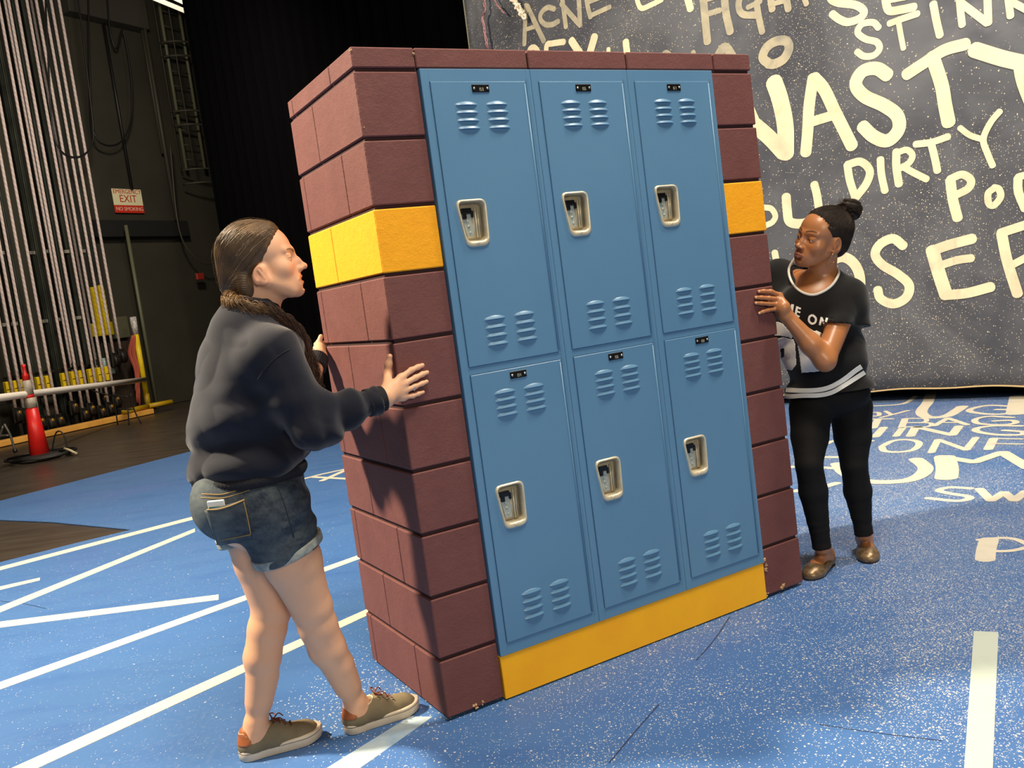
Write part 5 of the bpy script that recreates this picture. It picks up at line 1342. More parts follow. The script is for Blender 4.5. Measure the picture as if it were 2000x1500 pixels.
for (c, n, hp, kn_, r_) in ((hemR, nR, hipR, kneeR, .103), (hemL, nL, hipL, kneeL, .101)):
    cf = Field(); ax0 = hp - UP * .02; ax1 = hp + (kn_ - hp) * .62; cf.cap(ax0, ax1, r_ + .013, r_ + .002, .02); cf.plane(c + n * .004, n, .004); cf.plane(c - n * .024, -n, .004); cf.cap(ax0, ax0 + (kn_ - hp) * .9, r_ - .004, r_ - .010, .004, 's')
    o = sdf_obj('rolled_cuff', cf, c - .2, c + .2, .0036, M_CUFFD, sh)
seam([(398, 1004), (392, 1040)], SHf, .0015, M_STITCH, sh) if False else None
seam([(394, 965), (430, 966), (455, 960), (490, 948)], SHf, .0018, M_STITCH, sh, 'stitching')
seam([(392, 972), (430, 973), (458, 967), (500, 952)], SHf, .0014, M_STITCH, sh, 'stitching')
# back pocket and the phone in it
pk = [(402, 986), (425, 990), (450, 984), (475, 972), (482, 1000), (493, 1047), (470, 1064), (444, 1060), (420, 1040)]
PKc = np.array([SHf.trace(x, y) for x, y in pk])
cen = SHf.trace(448, 1020); g = SHf.grad(cen[None])[0]
def patch(px, field, off, th, name, mat, parent, n=10, color=None):
    """cloth patch on a surface: px outline (4 corner curves) filled by bilinear interpolation"""
    (a, b, c, d) = [np.array(q, float) for q in px]; V = []; N_ = []
    for i in range(n + 1):
        for j in range(n + 1):
            u, v = i / n, j / n; q = (1 - u) * (1 - v) * a + u * (1 - v) * b + u * v * c + (1 - u) * v * d
            p_ = field.trace(*q); 
            if p_ is None: p_ = V[-1] if V else cen
            V.append(p_)
    V = np.array(V); G_ = field.grad(V); A = V + G_ * (off + th); Bq = V + G_ * (off - .004); m_ = (n + 1) ** 2; F = []
    for i in range(n):
        for j in range(n):
            q = i * (n + 1) + j; F.append((q, q + 1, q + n + 2, q + n + 1)); F.append((m_ + q, m_ + q + n + 1, m_ + q + n + 2, m_ + q + 1))
    rim = [i * (n + 1) for i in range(n + 1)] + [n * (n + 1) + j for j in range(1, n + 1)] + [i * (n + 1) + n for i in range(n - 1, -1, -1)] + [j for j in range(n - 1, 0, -1)]
    for i in range(len(rim)): a_, b_ = rim[i], rim[(i + 1) % len(rim)]; F.append((a_, b_, b_ + m_, a_ + m_))
    VV = np.concatenate([A, Bq]); me = arr_mesh(name, VV, F, True, None, color(VV) if color else None); return link_mesh(name, me, mat, parent)
pk_o = patch([(404, 996), (478, 976), (493, 1046), (428, 1060)], SHf, .0, .011, 'back_pocket', M_DENIM, sh, 12, denim_col); pk_o['label'] = 'back pocket holding the phone'
PKF = Field(); PKF.field(SHf, .011, .004); seam([(404, 996), (425, 995), (450, 988), (478, 976)], PKF, .0025, M_STITCH, pk_o, 'pocket_hem')
seam([(476, 980), (482, 1005), (490, 1044)], PKF, .0018, M_STITCH, sh, 'stitching'); seam([(490, 1044), (430, 1056)], PKF, .0016, M_STITCH, sh, 'stitching')
seam([(535, 938), (548, 965), (560, 1000), (574, 1050)], SHf, .0020, M_DSTITCH, sh, 'side_seam')
phn = thing('phone', 'white-edged phone sticking out of the back pocket of the denim shorts', 'phone', tuple(SHf.trace(423, 985)))
a, b, c = SHf.trace(408, 983), SHf.trace(437, 980), SHf.trace(434, 1035)
g = SHf.grad(((a + b + c) / 3)[None])[0]; top_ = (a + b) / 2; ey_ = nrm(top_ - c); ex_ = nrm(b - a); ex_ = nrm(ex_ - ey_ * ex_.dot(ey_)); ez_ = np.cross(ex_, ey_)
if ez_.dot(g) < 0: ex_ = -ex_; ez_ = -ez_
cenp = top_ + g * .002 - ey_ * .043
mb = MB(); mb.box(cenp, (.050, .10, .008), 0, np.array([ex_, ey_, ez_]), .003); mb.build('phone_body', simple('white_phone_case', (236, 234, 226), .3), phn)
mb = MB(); mb.box(cenp + ez_ * .0042 - ey_ * .008, (.044, .082, .001), 0, np.array([ex_, ey_, ez_])); mb.build('phone_back', simple('teal_phone_back', (60, 110, 122), .3), phn)

# canvas shoes
M_CANVAS = Mat('olive_canvas', (132, 120, 94), .85, spec=.2); M_CANVAS.vary((118, 106, 84), 12).rbump(600, .4, .0008); M_CANVAS = M_CANVAS.done()
M_SOLE = simple('off_white_rubber', (226, 212, 190), .5, vary=(206, 190, 166), vs=12); M_TANL = simple('tan_leather', (170, 96, 50), .5, vary=(150, 84, 44), vs=30); M_LACE = simple('brown_leather_lace', (104, 54, 40), .5); M_STRIPE = simple('thin_navy_stripe', (44, 44, 50), .5); M_EYELET = simple('dull_eyelet', (150, 140, 120), .4, .6); M_LINE = simple('cream_lining', (206, 186, 156), .8)
def shoe(hc, td, ankle, label):
    sd = np.array([td[1], -td[0], 0]); A = np.array([td, sd, UP]); L_ = .262
    s = bpy.data.objects.new('canvas_shoe', None); COL.objects.link(s); s.location = hc; s.parent = pL; bpy.context.view_layer.update(); s.matrix_parent_inverse = pL.matrix_world.inverted(); s['label'] = label
    w = lambda x, y, z: hc + td * x + sd * y + UP * z
    # outline of the sole
    t = np.linspace(0, 1, 26); half = .0385 + .0105 * np.clip((t - .3) / .4, 0, 1)
    env = np.sqrt(np.clip(1 - np.clip((.13 - t) / .13, 0, 1) ** 2, 0, 1)) * np.sqrt(np.clip(1 - np.clip((t - .70) / .30, 0, 1) ** 2.8, 0, 1)); env = np.maximum(env, .10)
    out = [(x * L_, y) for x, y in zip(t, half * env)] + [(x * L_, -y) for x, y in list(zip(t, half * env))[::-1][1:-1]]
    out = np.array(out); toe_up = lambda x: .010 * np.clip((x - .2) / .06, 0, 1) ** 1.5
    def ringz(z, s_): return np.array([w(L_ / 2 + (p[0] - L_ / 2) * s_, p[1] * s_, z + toe_up(p[0])) for p in out])
    n = len(out)
    def loft(rings, mat, name, mi=None):
        V = np.concatenate(rings); F = []
        for j in range(len(rings) - 1):
            for k in range(n): k2 = (k + 1) % n; F.append((j * n + k, j * n + k2, (j + 1) * n + k2, (j + 1) * n + k))
        F.append(tuple(range(n))[::-1]); F.append(tuple((len(rings) - 1) * n + k for k in range(n)))
        me = arr_mesh(name, V, F, True); return link_mesh(name, me, mat, s)
    loft([ringz(.0008, .97), ringz(.003, 1.0), ringz(.030, 1.0), ringz(.033, .985)], M_SOLE, 'rubber_sole')
    loft([ringz(.0245, 1.004), ringz(.0262, 1.004)], M_STRIPE, 'sole_stripe')
    U = Field()
    U.cap(w(.042, 0, .036), w(.12, 0, .040), .034, .036, .02); U.cap(w(.12, 0, .038), w(.205, 0, .030), .038, .034, .03, flat=None); U.cap(w(.19, .0, .024), w(.214, .0, .024), .042, .038, .02, flat=(UP, .82))
    U.cap(w(.036, 0, .04), w(.040, 0, .072), .033, .030, .02); U.cap(w(.06, 0, .045), w(.115, 0, .066), .034, .026, .03)
    Uo = Field(); Uo.field(U, 0, .01)
    Uo.plane(w(0, 0, .022), -UP, .002)
    Uo.chain([w(.050, 0, .135), w(.062, 0, .098), w(.115, 0, .115)], [.034, .026, .024], .01, 's')
    up_ = sdf_obj('canvas_upper', Uo, hc - .16, hc + .34, .0026, M_CANVAS, s)
    # heel patch
    hp = Field(); hp.field(Uo, .0022, .002); hp.cap(w(-.012, 0, .090), w(.012, 0, .070), .060, .050, .004, 'i'); hp.plane(w(0, 0, .050), -UP, .004)
    sdf_obj('heel_patch', hp, hc - .1, hc + .16, .0024, M_TANL, s)
    # collar binding
    col_ = Field(); mb = MB(); pts = []
    for a_ in np.linspace(0, 2 * math.pi, 30)[:-1]:
        x = .062 + .052 * math.cos(a_); y = .027 * math.sin(a_); z = .075 + (.010 if x < .03 else 0) 
        pts.append(w(x, y, z))
    pts = np.array(pts); 
    for _ in range(4):
        d_ = Uo(pts); g_ = Uo.grad(pts); pts = pts - g_ * d_[:, None]
    mb.tube(pts, .0030, 6, closed=True); mb.build('lined_collar', M_LINE, s)
    # laces and eyelets
    mb = MB(); me_ = MB()
    tops = []
    for k in range(4):
        x = .118 + .016 * k; row = []
        for y in np.linspace(-.020, .020, 7):
            p_ = w(x + abs(y) * .15, y, .12)
            lo_, hi_ = .03, .12
            for _ in range(14):
                mdl = (lo_ + hi_) / 2
                if Uo((w(x + abs(y) * .15, y, mdl))[None])[0] < 0: lo_ = mdl
                else: hi_ = mdl
            row.append(w(x + abs(y) * .15, y, lo_ + .003))
        mb.tube(np.array(row), .0022, 6)
        for e_ in (row[0], row[-1]): me_.lathe([(.0040, 0), (.0036, .0018), (.0018, .002)], e_ - UP * .001, 8, 0, np.array([td, sd, UP]))
        tops.append(row)
    top = tops[0][3] + UP * .004
    for q in (-1, 1):
        mb.tube(catmull([top, top + sd * q * .018 + UP * .012 - td * .006, top + sd * q * .036 + UP * .004 + td * .006, top + sd * q * .020 + td * .010, top], 6), .0022, 6)
        mb.tube(catmull([top, top + sd * q * .020 + td * .02 + UP * .006, top + sd * q * .034 + td * .034 - UP * .012], 6), .0020, 6)
    mb.build('laces', M_LACE, s); me_.build('eyelets', M_EYELET, s)
    # little woven flag and the foxing seam on the outer side
    for q in (1,):
        pf = w(.150, q * .032, .050); 
        mb = MB(); mb.box(pf, (.014, .004, .007), 0, A); mb.build('side_tag', M_STRIPE, s)
    return s
shoe(H1c, toeD1, ankL, 'olive canvas shoe on the rear foot'); shoe(H2c, toeD2, ankR, 'olive canvas shoe on the front foot touching the brick corner')
# ring
rp = FP(806.5, 757.5, .0165); rd = nrm(FP(810, 755, .017) - mcp[2]); mb = MB(); ra = nrm(np.cross(rd, UP)); rb = np.cross(rd, ra); mb.tube([rp + .0092 * (math.cos(t) * ra + math.sin(t) * rb) for t in np.linspace(0, 2 * math.pi, 25)[:-1]], .0022, 6, closed=True); mb.build('silver_ring', simple('silver', (210, 206, 200), .25, .9), pL)

# hair: pulled back from the ear to a low curly tail that falls over the chest
m = Mat('dark_brown_hair', (74, 56, 38), .48, spec=.45); m.vary((104, 80, 52), 24, .4, .7, .7); M_HAIR = m.done()
m = Mat('light_brown_curls', (140, 108, 66), .5, spec=.5); m.vary((74, 50, 30), 22, .4, .65); M_CURL = m.done()
m = Mat('auburn_curls', (74, 46, 30), .5, spec=.5); m.vary((50, 32, 22), 22, .4, .65); M_CURL2 = m.done()
HC = Field(); s_ = H1.s
HC.ell(H1.w(0, -.016, .046), np.array([.082, .098, .088]) * s_, H1.R, .02); HC.ell(H1.w(0, .032, .045), np.array([.071, .062, .064]) * s_, H1.R, .03)
HC.ell(H1.w(.0, -.075, -.020), np.array([.060, .045, .060]) * s_, H1.R, .03)
cutp = Field(); 
HCc = Field(); HCc.field(HC, 0, .01); HCc.plane(H1.w(0, .012, -.002), H1.f * 1.0 - H1.u * .80, .012)
for q in (-1, 1): HCc.ell(H1.w(q * .086, -.004, -.028), np.array([.022, .0235, .034]) * s_, H1.R, .004, 's')
HCc.plane(H1.w(0, -.06, -.085), -H1.u, .02)
lc0 = H1.w(0, -.02, .03)
def groove(P):
    L_ = H1.l(P); a = np.arctan2(L_[:, 0], L_[:, 2] + .075 + .3 * (L_[:, 1] + .09)); return .0007 * np.sin(a * 95 + 3 * vnoise(L_ * 14, 2))

for q in (-1, 1): HCc.ell(H1.w(q * .046, -.050, -.050), np.array([.026, .030, .046]) * s_, H1.R, .02)
HCc.disp(groove); HCc.disp(lambda P: .0065 * np.clip(1 + ((P - H1.w(0, .012, -.002)) @ nrm(H1.f - H1.u * .80)) / .030, 0, 1))
hair = sdf_obj('hair', HCc, H1.o - .2, H1.o + .2, .0024, M_HAIR, pL)
rs = np.random.RandomState(7); ST = Strands(); cen_ = H1.w(0, -.015, .03)
gath = nrm(H1.l(H1.w(.012, -.118, -.055)[None])[0] - np.array([0, -.015, .03]))
n_s = 2000
az = rs.uniform(-1, 1, n_s)
starts = []
for k in range(n_s):
    u = rs.uniform(-1, 1)       # along the hairline from ear to ear
    th = u * 2.35; fy = .9 - .25 * abs(u) ** 2 
    d = np.array([math.sin(th), .78 * math.cos(th) ** 1 + .1, math.cos(th) * .72 + .02 + (-.05 * abs(u))])
    d = d + rs.normal(0, .05, 3)
    if rs.rand() < .55: d[1] -= rs.uniform(0, 1.1)
    starts.append(nrm(d))
starts = np.array(starts); T_ = 22; allD = []
for d in starts:
    mid_ = nrm(d + gath + np.array([0, -.15, .55]) * max(0, d[2]) + np.array([np.sign(d[0]) * .25, 0, 0])); t = np.linspace(0, 1, T_)[:, None]
    D = (1 - t) ** 2 * d + 2 * t * (1 - t) * mid_ + t * t * gath; D /= np.linalg.norm(D, axis=1, keepdims=True); allD.append(D)
allD = np.concatenate(allD); PW = on_cap(HC, cen_, allD @ H1.R); qh = (PW - H1.w(0, .012, -.002)) @ nrm(H1.f - H1.u * .80); PW = PW - (allD @ H1.R) * (.0070 * np.clip(1 + qh / .030, 0, 1))[:, None]; okm = (qh < .004 + .03 * (((PW - H1.o) @ H1.u) < -.02)) & (np.minimum(np.linalg.norm(PW - H1.w(.080, -.004, -.028), axis=1), np.linalg.norm(PW - H1.w(-.080, -.004, -.028), axis=1)) > .026)
PW = PW.reshape(n_s, T_, 3); okm = okm.reshape(n_s, T_)
for k in range(n_s):
    a = PW[k][okm[k]]
    if len(a) < 5: continue
    c_ = a + nrm(a.mean(0) - cen_) * rs.uniform(-.001, .0015); ST.add(c_, .0011, .0008)
for k in range(26):   # loose flyaways
    i = rs.randint(n_s); a = PW[i][okm[i]]
    if len(a) < 8: continue
    o_ = nrm(a[len(a) // 2] - cen_); t = np.linspace(0, 1, len(a))[:, None]; ST.add(a + o_ * (.004 + .014 * np.sin(t * 3.1)) + rs.normal(0, .0008, a.shape), .0004, .0002)
ST.build('combed_strands', M_HAIR, hair)
def tail(ctrl, rad, n_st, seed, mat, name, curl=.010, freq=9, r=.0009):
    rs = np.random.RandomState(seed); C_ = catmull(ctrl, 10); m_ = len(C_); tt = np.linspace(0, 1, m_); R_ = np.interp(tt, np.linspace(0, 1, len(rad)), rad); S2 = Strands()
    T = np.gradient(C_, axis=0); T /= np.linalg.norm(T, axis=1, keepdims=True); A = np.cross(T, LR + .01); A /= np.linalg.norm(A, axis=1, keepdims=True); Bq = np.cross(T, A)
    for k in range(n_st):
        a0 = rs.uniform(0, 6.28); q = math.sqrt(rs.uniform(0, 1)); ph_ = rs.uniform(0, 6.28); fq = freq * rs.uniform(.7, 1.3); cu_ = curl * rs.uniform(.3, 1.2)
        e0 = 0; e1 = m_ - rs.randint(0, m_ // 4); s_ = slice(e0, e1); t = tt[s_]
        off = (R_[s_] * q)[:, None] * (math.cos(a0) * A[s_] + math.sin(a0) * Bq[s_]) + (cu_ * np.clip(t * 3, 0, 1) * np.cos(t * fq * 6.28 + ph_))[:, None] * A[s_] + (cu_ * np.clip(t * 3, 0, 1) * np.sin(t * fq * 6.28 + ph_))[:, None] * Bq[s_]
        S2.add(C_[s_] + off, r, r * .4)
    return S2.build(name, mat, hair)
t0 = H1.w(.012, -.098, -.066)
over = SWc.trace(478, 606); 
ctrl = [t0, J(462, 592, .03), J(500, 606, .05), J(540, 622, .06), J(574, 652, .04), J(596, 700, .03), J(612, 745, .02), J(624, 792, .02)]
tail(ctrl, [.008, .024, .026, .024, .027, .028, .025, .012], 560, 1, M_CURL2, 'curly_tail', .009, 6, .0010)
tail([t0, J(450, 584, .03), J(462, 598, .06), J(500, 610, .08), J(532, 612, .07)], [.006, .020, .024, .022, .012], 260, 2, M_CURL, 'curly_tail', .011, 3, .0011)
mb = MB(); mb.tube(catmull([t0, *ctrl[1:]], 6), [.016] * 6 + [.017] * 30 + [.010] * (len(catmull([t0, *ctrl[1:]], 6)) - 36), 10); mb.build('tail_core', M_CURL2, hair)
# ------------------------------------------------------------------ person in black T-shirt and leggings (right)
m = Mat('brown_skin', (150, 98, 62), .36, spec=.55); m.vcol(); m.b.inputs['Subsurface Weight'].default_value = 0.08; m.b.inputs['Subsurface Radius'].default_value = (.010, .004, .002); m.b.inputs['Subsurface Scale'].default_value = 1.0
m.rbump(260, .12, .0008); M_SKINR = m.done()
FH = lambda x, y: atY(x, y, 3.66)
RF = nrm(np.array([-.30, -.95, 0])); RR = np.cross(RF, UP); RFR = np.array([RR, RF, UP])
pR = thing('person', 'person with dark hair bun, black printed T-shirt and black leggings behind the right brick edge', 'person', tuple(gnd(1650, 1110)))
f2 = nrm(np.array([-.90, -.40, .13])); r2 = nrm(np.cross(f2, UP))
H2 = HeadFrame((0, 0, 0), f2, UP - r2 * .33 - f2 * .1, 1.04)
H2.o = atY(1635, 477, 3.56) + H2.r * .076 * 1.04 + H2.f * .006
p2 = dict(nose=.85, nose_w=1.2, lip=1.75, pout=.0065, eye=.0031, eye_dz=-.0022, mouth_w=.0225, mouth_z=-.0615, jaw=.86, brow_t=1.25)
neck2 = atY(1606, 546, 3.70)
sh2L = atY(1658, 578, 3.63); el2L = atY(1611, 704, 3.50); wr2L = FP(1533, 613, .034)
sh2R = atY(1522, 545, 3.86); el2R = sh2R + np.array([.06, .05, -.27])
sidept = BO + LX * (BW + .012) + LY * .42 + UP * 1.22
wr2R = sidept + LX * .03 + np.array([.05, -.03, -.04])
pel2 = atY(1620, 782, 3.74); chest2 = atY(1602, 640, 3.68)
hip2R = atY(1583, 800, 3.72); kn2R = atY(1580, 908, 3.60); an2R = atY(1605, 1066, 3.62)
hip2L = atY(1662, 796, 3.76); kn2L = atY(1668, 908, 3.72); an2L = atY(1687, 1040, 3.74)
B2f = Field(); add_head(B2f, H2, p2)
B2f.cap(H2.w(0, -.025, -.035), neck2, .050, .053, .03); B2f.cap(H2.w(0, .005, -.055), neck2 + RF * .02, .036, .046, .03)
B2f.ell(chest2 + UP * .05, (.150, .095, .15), RFR, .06); B2f.ell(atY(1600, 590, 3.68), (.145, .085, .08), RFR, .05)
B2f.ell(atY(1610, 700, 3.70), (.125, .10, .13), RFR, .06); B2f.ell(pel2 + UP * .02, (.160, .115, .085), RFR, .05)
B2f.cap(neck2 - UP * .02, sh2L, .05, .052, .04); B2f.cap(neck2 - UP * .02, sh2R, .05, .052, .04)
for q in (-1, 1): B2f.cap(neck2 - UP * .035 + RF * .05, neck2 - UP * .03 + RF * .03 + RR * q * .12, .012, .010, .03)   # collar bones
B2f.cap(sh2L, el2L, .050, .040, .03); B2f.cap(el2L, el2L + (wr2L - el2L) * .35, .041, .040, .02); B2f.cap(el2L + (wr2L - el2L) * .35, wr2L, .040, .025, .02)
B2f.cap(sh2R, el2R, .050, .040, .03); B2f.cap(el2R, wr2R, .040, .025, .02)
for hp, kn_, an in ((hip2R, kn2R, an2R), (hip2L, kn2L, an2L)):
    B2f.cap(hp, hp + (kn_ - hp) * .5, .084, .071, .015); B2f.cap(hp + (kn_ - hp) * .5, kn_, .071, .050, .012)
    d = nrm(an - kn_); bk = nrm(-RF - d * np.dot(-RF, d)); B2f.cap(kn_, kn_ + d * .12 + bk * .012, .049, .053, .012); B2f.cap(kn_ + d * .12 + bk * .012, an, .053, .030, .012)
toeA, heelA = gnd(1583, 1131), gnd(1619, 1103); toeB, heelB = gnd(1700, 1104), gnd(1688, 1066)
feet2 = []
for an, tp, hp in ((an2R, toeA, heelA), (an2L, toeB, heelB)):
    td = nrm(tp - hp); c_ = (tp + hp) / 2; hp2 = c_ - td * .118; feet2.append((hp2, td))
    B2f.cap(an, hp2 + td * .045 + UP * .055, .029, .034, .02); B2f.cap(hp2 + td * .04 + UP * .04, hp2 + td * .035 + UP * .030, .029, .027, .02)
    B2f.cap(hp2 + td * .06 + UP * .062, hp2 + td * .15 + UP * .030, .029, .024, .03); B2f.cap(hp2 + td * .15 + UP * .026, hp2 + td * .205 + UP * .018, .028, .016, .03)
mc = [FP(1523, 577, .022), FP(1525, 585, .024), FP(1523, 593.5, .024), FP(1518, 602.5, .021)]
B2f.chain([mc[0], FP(1505, 569.5, .017), FP(1492, 568.8, .011), FP(1482, 569.5, .0075)], [.0098, .0086, .0078, .0068], .005)
B2f.chain([mc[1], FP(1502, 582.5, .018), FP(1487, 581.5, .011), FP(1476, 581, .0075)], [.0098, .0088, .0080, .0070], .005)
B2f.chain([mc[2], FP(1502, 593.5, .017), FP(1487, 592.6, .011), FP(1476, 592, .0075)], [.0095, .0084, .0077, .0068], .005)
B2f.chain([mc[3], FP(1500, 606, .014), FP(1490, 608.8, .010), FP(1483, 611.5, .007)], [.0086, .0074, .0068, .0058], .005)
pm = FP(1530, 600, .040)
for q, (a_, b_) in zip(mc, ((.018, .0108), (.019, .0112), (.019, .0110), (.017, .0100))): B2f.cap(pm + (q - mc[1]) * .3, q, a_, b_, .010)
B2f.cap(wr2L, pm, .0245, .022, .02)
B2f.chain([pm, FP(1536, 588, .02) + LY * .03, BO + LX * (BW + .012) + LY * .05 + UP * float(mc[0][2] + .045)], [.016, .0115, .009], .01)
B2f.cap(wr2R, sidept + np.array([.0, 0, 0]) + LX * .012, .024, .020, .02)
for k in range(4):
    a = sidept + LX * .010 + UP * (.03 - .02 * k); B2f.chain([a, a + LY * .045 + UP * (.016 - .006 * k), a + LY * .08 + UP * (.026 - .012 * k) - LX * .006], [.010, .0085, .007], .006)
B2f.chain([sidept + LX * .012, sidept + UP * .05 - LY * .01 + LX * .004], [.014, .009], .01)
def colR(V):
    C = head_color(H2, (178, 118, 74), (138, 76, 60), (36, 24, 18), V, p2, dark=(24, 15, 12), blush=(196, 122, 74), brow_z=.0300)
    return C
zc2 = H2.o[2] - .17
headP = cut(surface(B2f, H2.o - np.array([.16, .16, .20]), H2.o + np.array([.16, .16, .19]), .0019), lambda c: c[:, 2] > zc2)
hc2 = FP(1502, 590, .02)
handP = cut(surface(B2f, hc2 - .12, hc2 + .12, .0019), lambda c: (np.abs(c - hc2) < .085).all(1))
bodyP = cut(surface(B2f, (.7, 3.2, 0.0), (1.9, 4.4, 1.8), .0050), lambda c: (c[:, 2] <= zc2 + .003) & ~(np.abs(c - hc2) < .083).all(1))
V, F = merge_surf([headP, handP, bodyP])
me = arr_mesh('body', V, F, True, None, colR(V)); link_mesh('body', me, M_SKINR, pR)
make_eyes(H2, pR, p2, (.30, 1, -.30), (30, 18, 12))
# finger nails
M_NAIL = simple('pale_nail', (214, 170, 140), .3)
for (x, y) in ((1482, 569.5), (1476, 581), (1476, 592), (1482.5, 611.8)):
    nf = Field(); c = FP(x, y, .0075); out_ = LN; nf.ell(c + out_ * .0042 - LX * .0022, (.0052, .0030, .0048), np.array([LX, LY, UP]), .002); sdf_obj('nail', nf, c - .015, c + .015, .0009, M_NAIL, pR)

# T-shirt
m = Mat('black_tshirt_cotton', (15, 14, 15), .9, spec=.2); m.vary((20, 19, 19), 6).rbump(380, .25, .001); m.b.inputs['Sheen Weight'].default_value = .2; M_TEE = m.done()
TS = Field()
TS.ell(chest2 + UP * .05, (.170, .115, .16), RFR, .06); TS.ell(atY(1600, 592, 3.68), (.160, .102, .085), RFR, .05)
TS.ell(atY(1612, 700, 3.69), (.165, .135, .14), RFR, .07); TS.ell(atY(1620, 765, 3.72), (.188, .150, .10), RFR, .05)
TS.cap(neck2 + UP * .012 - RF * .01, neck2 - UP * .05, .060, .09, .04); TS.cap(neck2 - UP * .030, sh2L, .066, .064, .06); TS.cap(neck2 - UP * .030, sh2R, .066, .064, .06); TS.cap(sh2R, atY(1530, 650, 3.78), .075, .10, .06)
slL = sh2L + (el2L - sh2L) * .48; 
TSs = Field(); TSs.cap(sh2L, slL + (slL - sh2L) * .4, .062, .060, .02); TSs.ell(atY(1664, 604, 3.66), (.060, .060, .08), RFR, .04); TSs.cap(sh2L, atY(1672, 632, 3.63), .060, .062, .03); _p1, _p2 = atY(1628, 631, 3.58), atY(1694, 639, 3.64); _n = nrm(np.cross(_p2 - _p1, ray(1660, 636))); _n = _n if _n[2] < 0 else -_n; TSs.plane((_p1 + _p2) / 2, _n, .003)
slR = sh2R + (el2R - sh2R) * .5; TSr = Field(); TSr.cap(sh2R, slR + (slR - sh2R) * .4, .066, .078, .02); TSr.plane(slR, nrm(el2R - sh2R), .003)
TSa = Field(); TSa.field(TS, 0, .01)
hemn = nrm(-UP * 1.0 + RR * -.24); hemc = atY(1612, 792, 3.70)
TSa.plane(atY(1612, 789, 3.62), nrm(-UP + RR * -.10), .004)
TSu = Field(); TSu.field(TSa, 0, .01); TSu.field(TSs, 0, .03); TSu.field(TSr, 0, .03)
TSu.disp(lambda P: fold(P + .02 * np.stack([vnoise(P * 8, 4)] * 3, 1), 8, .0050, 21, nrm(UP * .9 + RR * .5), .45) + .005 * np.sin((P @ nrm(UP + RR * .9)) * 55 + 3 * vnoise(P * 7, 9)) * np.clip((1.12 - P[:, 2]) / .15, 0, 1) * np.clip((P[:, 2] - .90) / .06, 0, 1))
# neckline: ring traced on the cloth, opening cut along it
ringpx = [(1551, 503), (1541, 525), (1545, 548), (1560, 567), (1583, 576), (1605, 571), (1626, 556), (1638, 534), (1634, 521)]
rg = [TSu.trace(x, y, 2.6) for x, y in ringpx]; rg = [atY(1556, 500, 3.76)] + [p for p in rg[1:8] if p is not None] + [atY(1632, 519, 3.72)]; rg = np.array(rg)
print('neck ring', np.round(rg, 3).tolist())
rc = (rg[0] + rg[-1]) / 2; e1_ = nrm(rg[-1] - rg[0]); low = rg[len(rg) // 2]; e2_ = nrm((low - rc) - e1_ * np.dot(low - rc, e1_)); ra_ = np.linalg.norm(rg[-1] - rg[0]) / 2; rb_ = np.dot(low - rc, e2_); rn_ = np.cross(e1_, e2_)
if rn_.dot(RF) < 0: rn_ = -rn_
rgc = catmull(rg, 5); poly2 = np.stack([(rgc - rc) @ e1_, (rgc - rc) @ e2_], 1)
def opening(P):
    q = P - rc; u = q @ e1_; v = q @ e2_; w_ = q @ rn_; X = np.stack([u, v], 1); d = np.full(len(P), 1e9); ins = np.zeros(len(P), bool)
    for i in range(len(poly2)):
        a, b = poly2[i], poly2[(i + 1) % len(poly2)]; ab = b - a; t = np.clip(((X - a) @ ab) / (ab @ ab + 1e-12), 0, 1); d = np.minimum(d, np.linalg.norm(X - a - t[:, None] * ab, axis=1))
        c_ = ((a[1] > v) != (b[1] > v)) & (u < (b[0] - a[0]) * (v - a[1]) / (b[1] - a[1] + 1e-12) + a[0]); ins ^= c_
    d = np.where(ins, -d, d); return np.maximum(d, np.maximum(-.055 - w_, w_ - .2))
TSc = Field(); TSc.field(TSu, 0, .01); TSc._add('s', opening, rc, 1e9, .003)
TSc.cap(neck2 + UP * .045, neck2 + UP * .15, .056, .07, .01, 's')
dL = nrm(el2L - sh2L); TSc.cap(slL + dL * .005, slL + dL * .12, .050, .056, .004, 's')
tee = sdf_obj('t_shirt', TSc, (.8, 3.3, .75), (1.9, 4.2, 1.65), .0048, M_TEE, pR)
M_WRIB = simple('white_neck_rib', (226, 222, 210), .8, bump=300, bs=.2)
full = catmull(rg, 6); full = full + TSu.grad(full) * .001
bk1, bk2 = full[0], full[-1]; mid_b = neck2 + UP * .060 - RF * .055
mb = MB(); mb.tube(np.concatenate([full, catmull([bk2, (bk2 + mid_b) / 2 + RR * -.012 + UP * .004, mid_b, (bk1 + mid_b) / 2 + RR * .012 + UP * .004, bk1], 6)[1:-1]]), .0055, 8, closed=True); mb.build('neck_trim', M_WRIB, tee)['label'] = 'white neck trim'
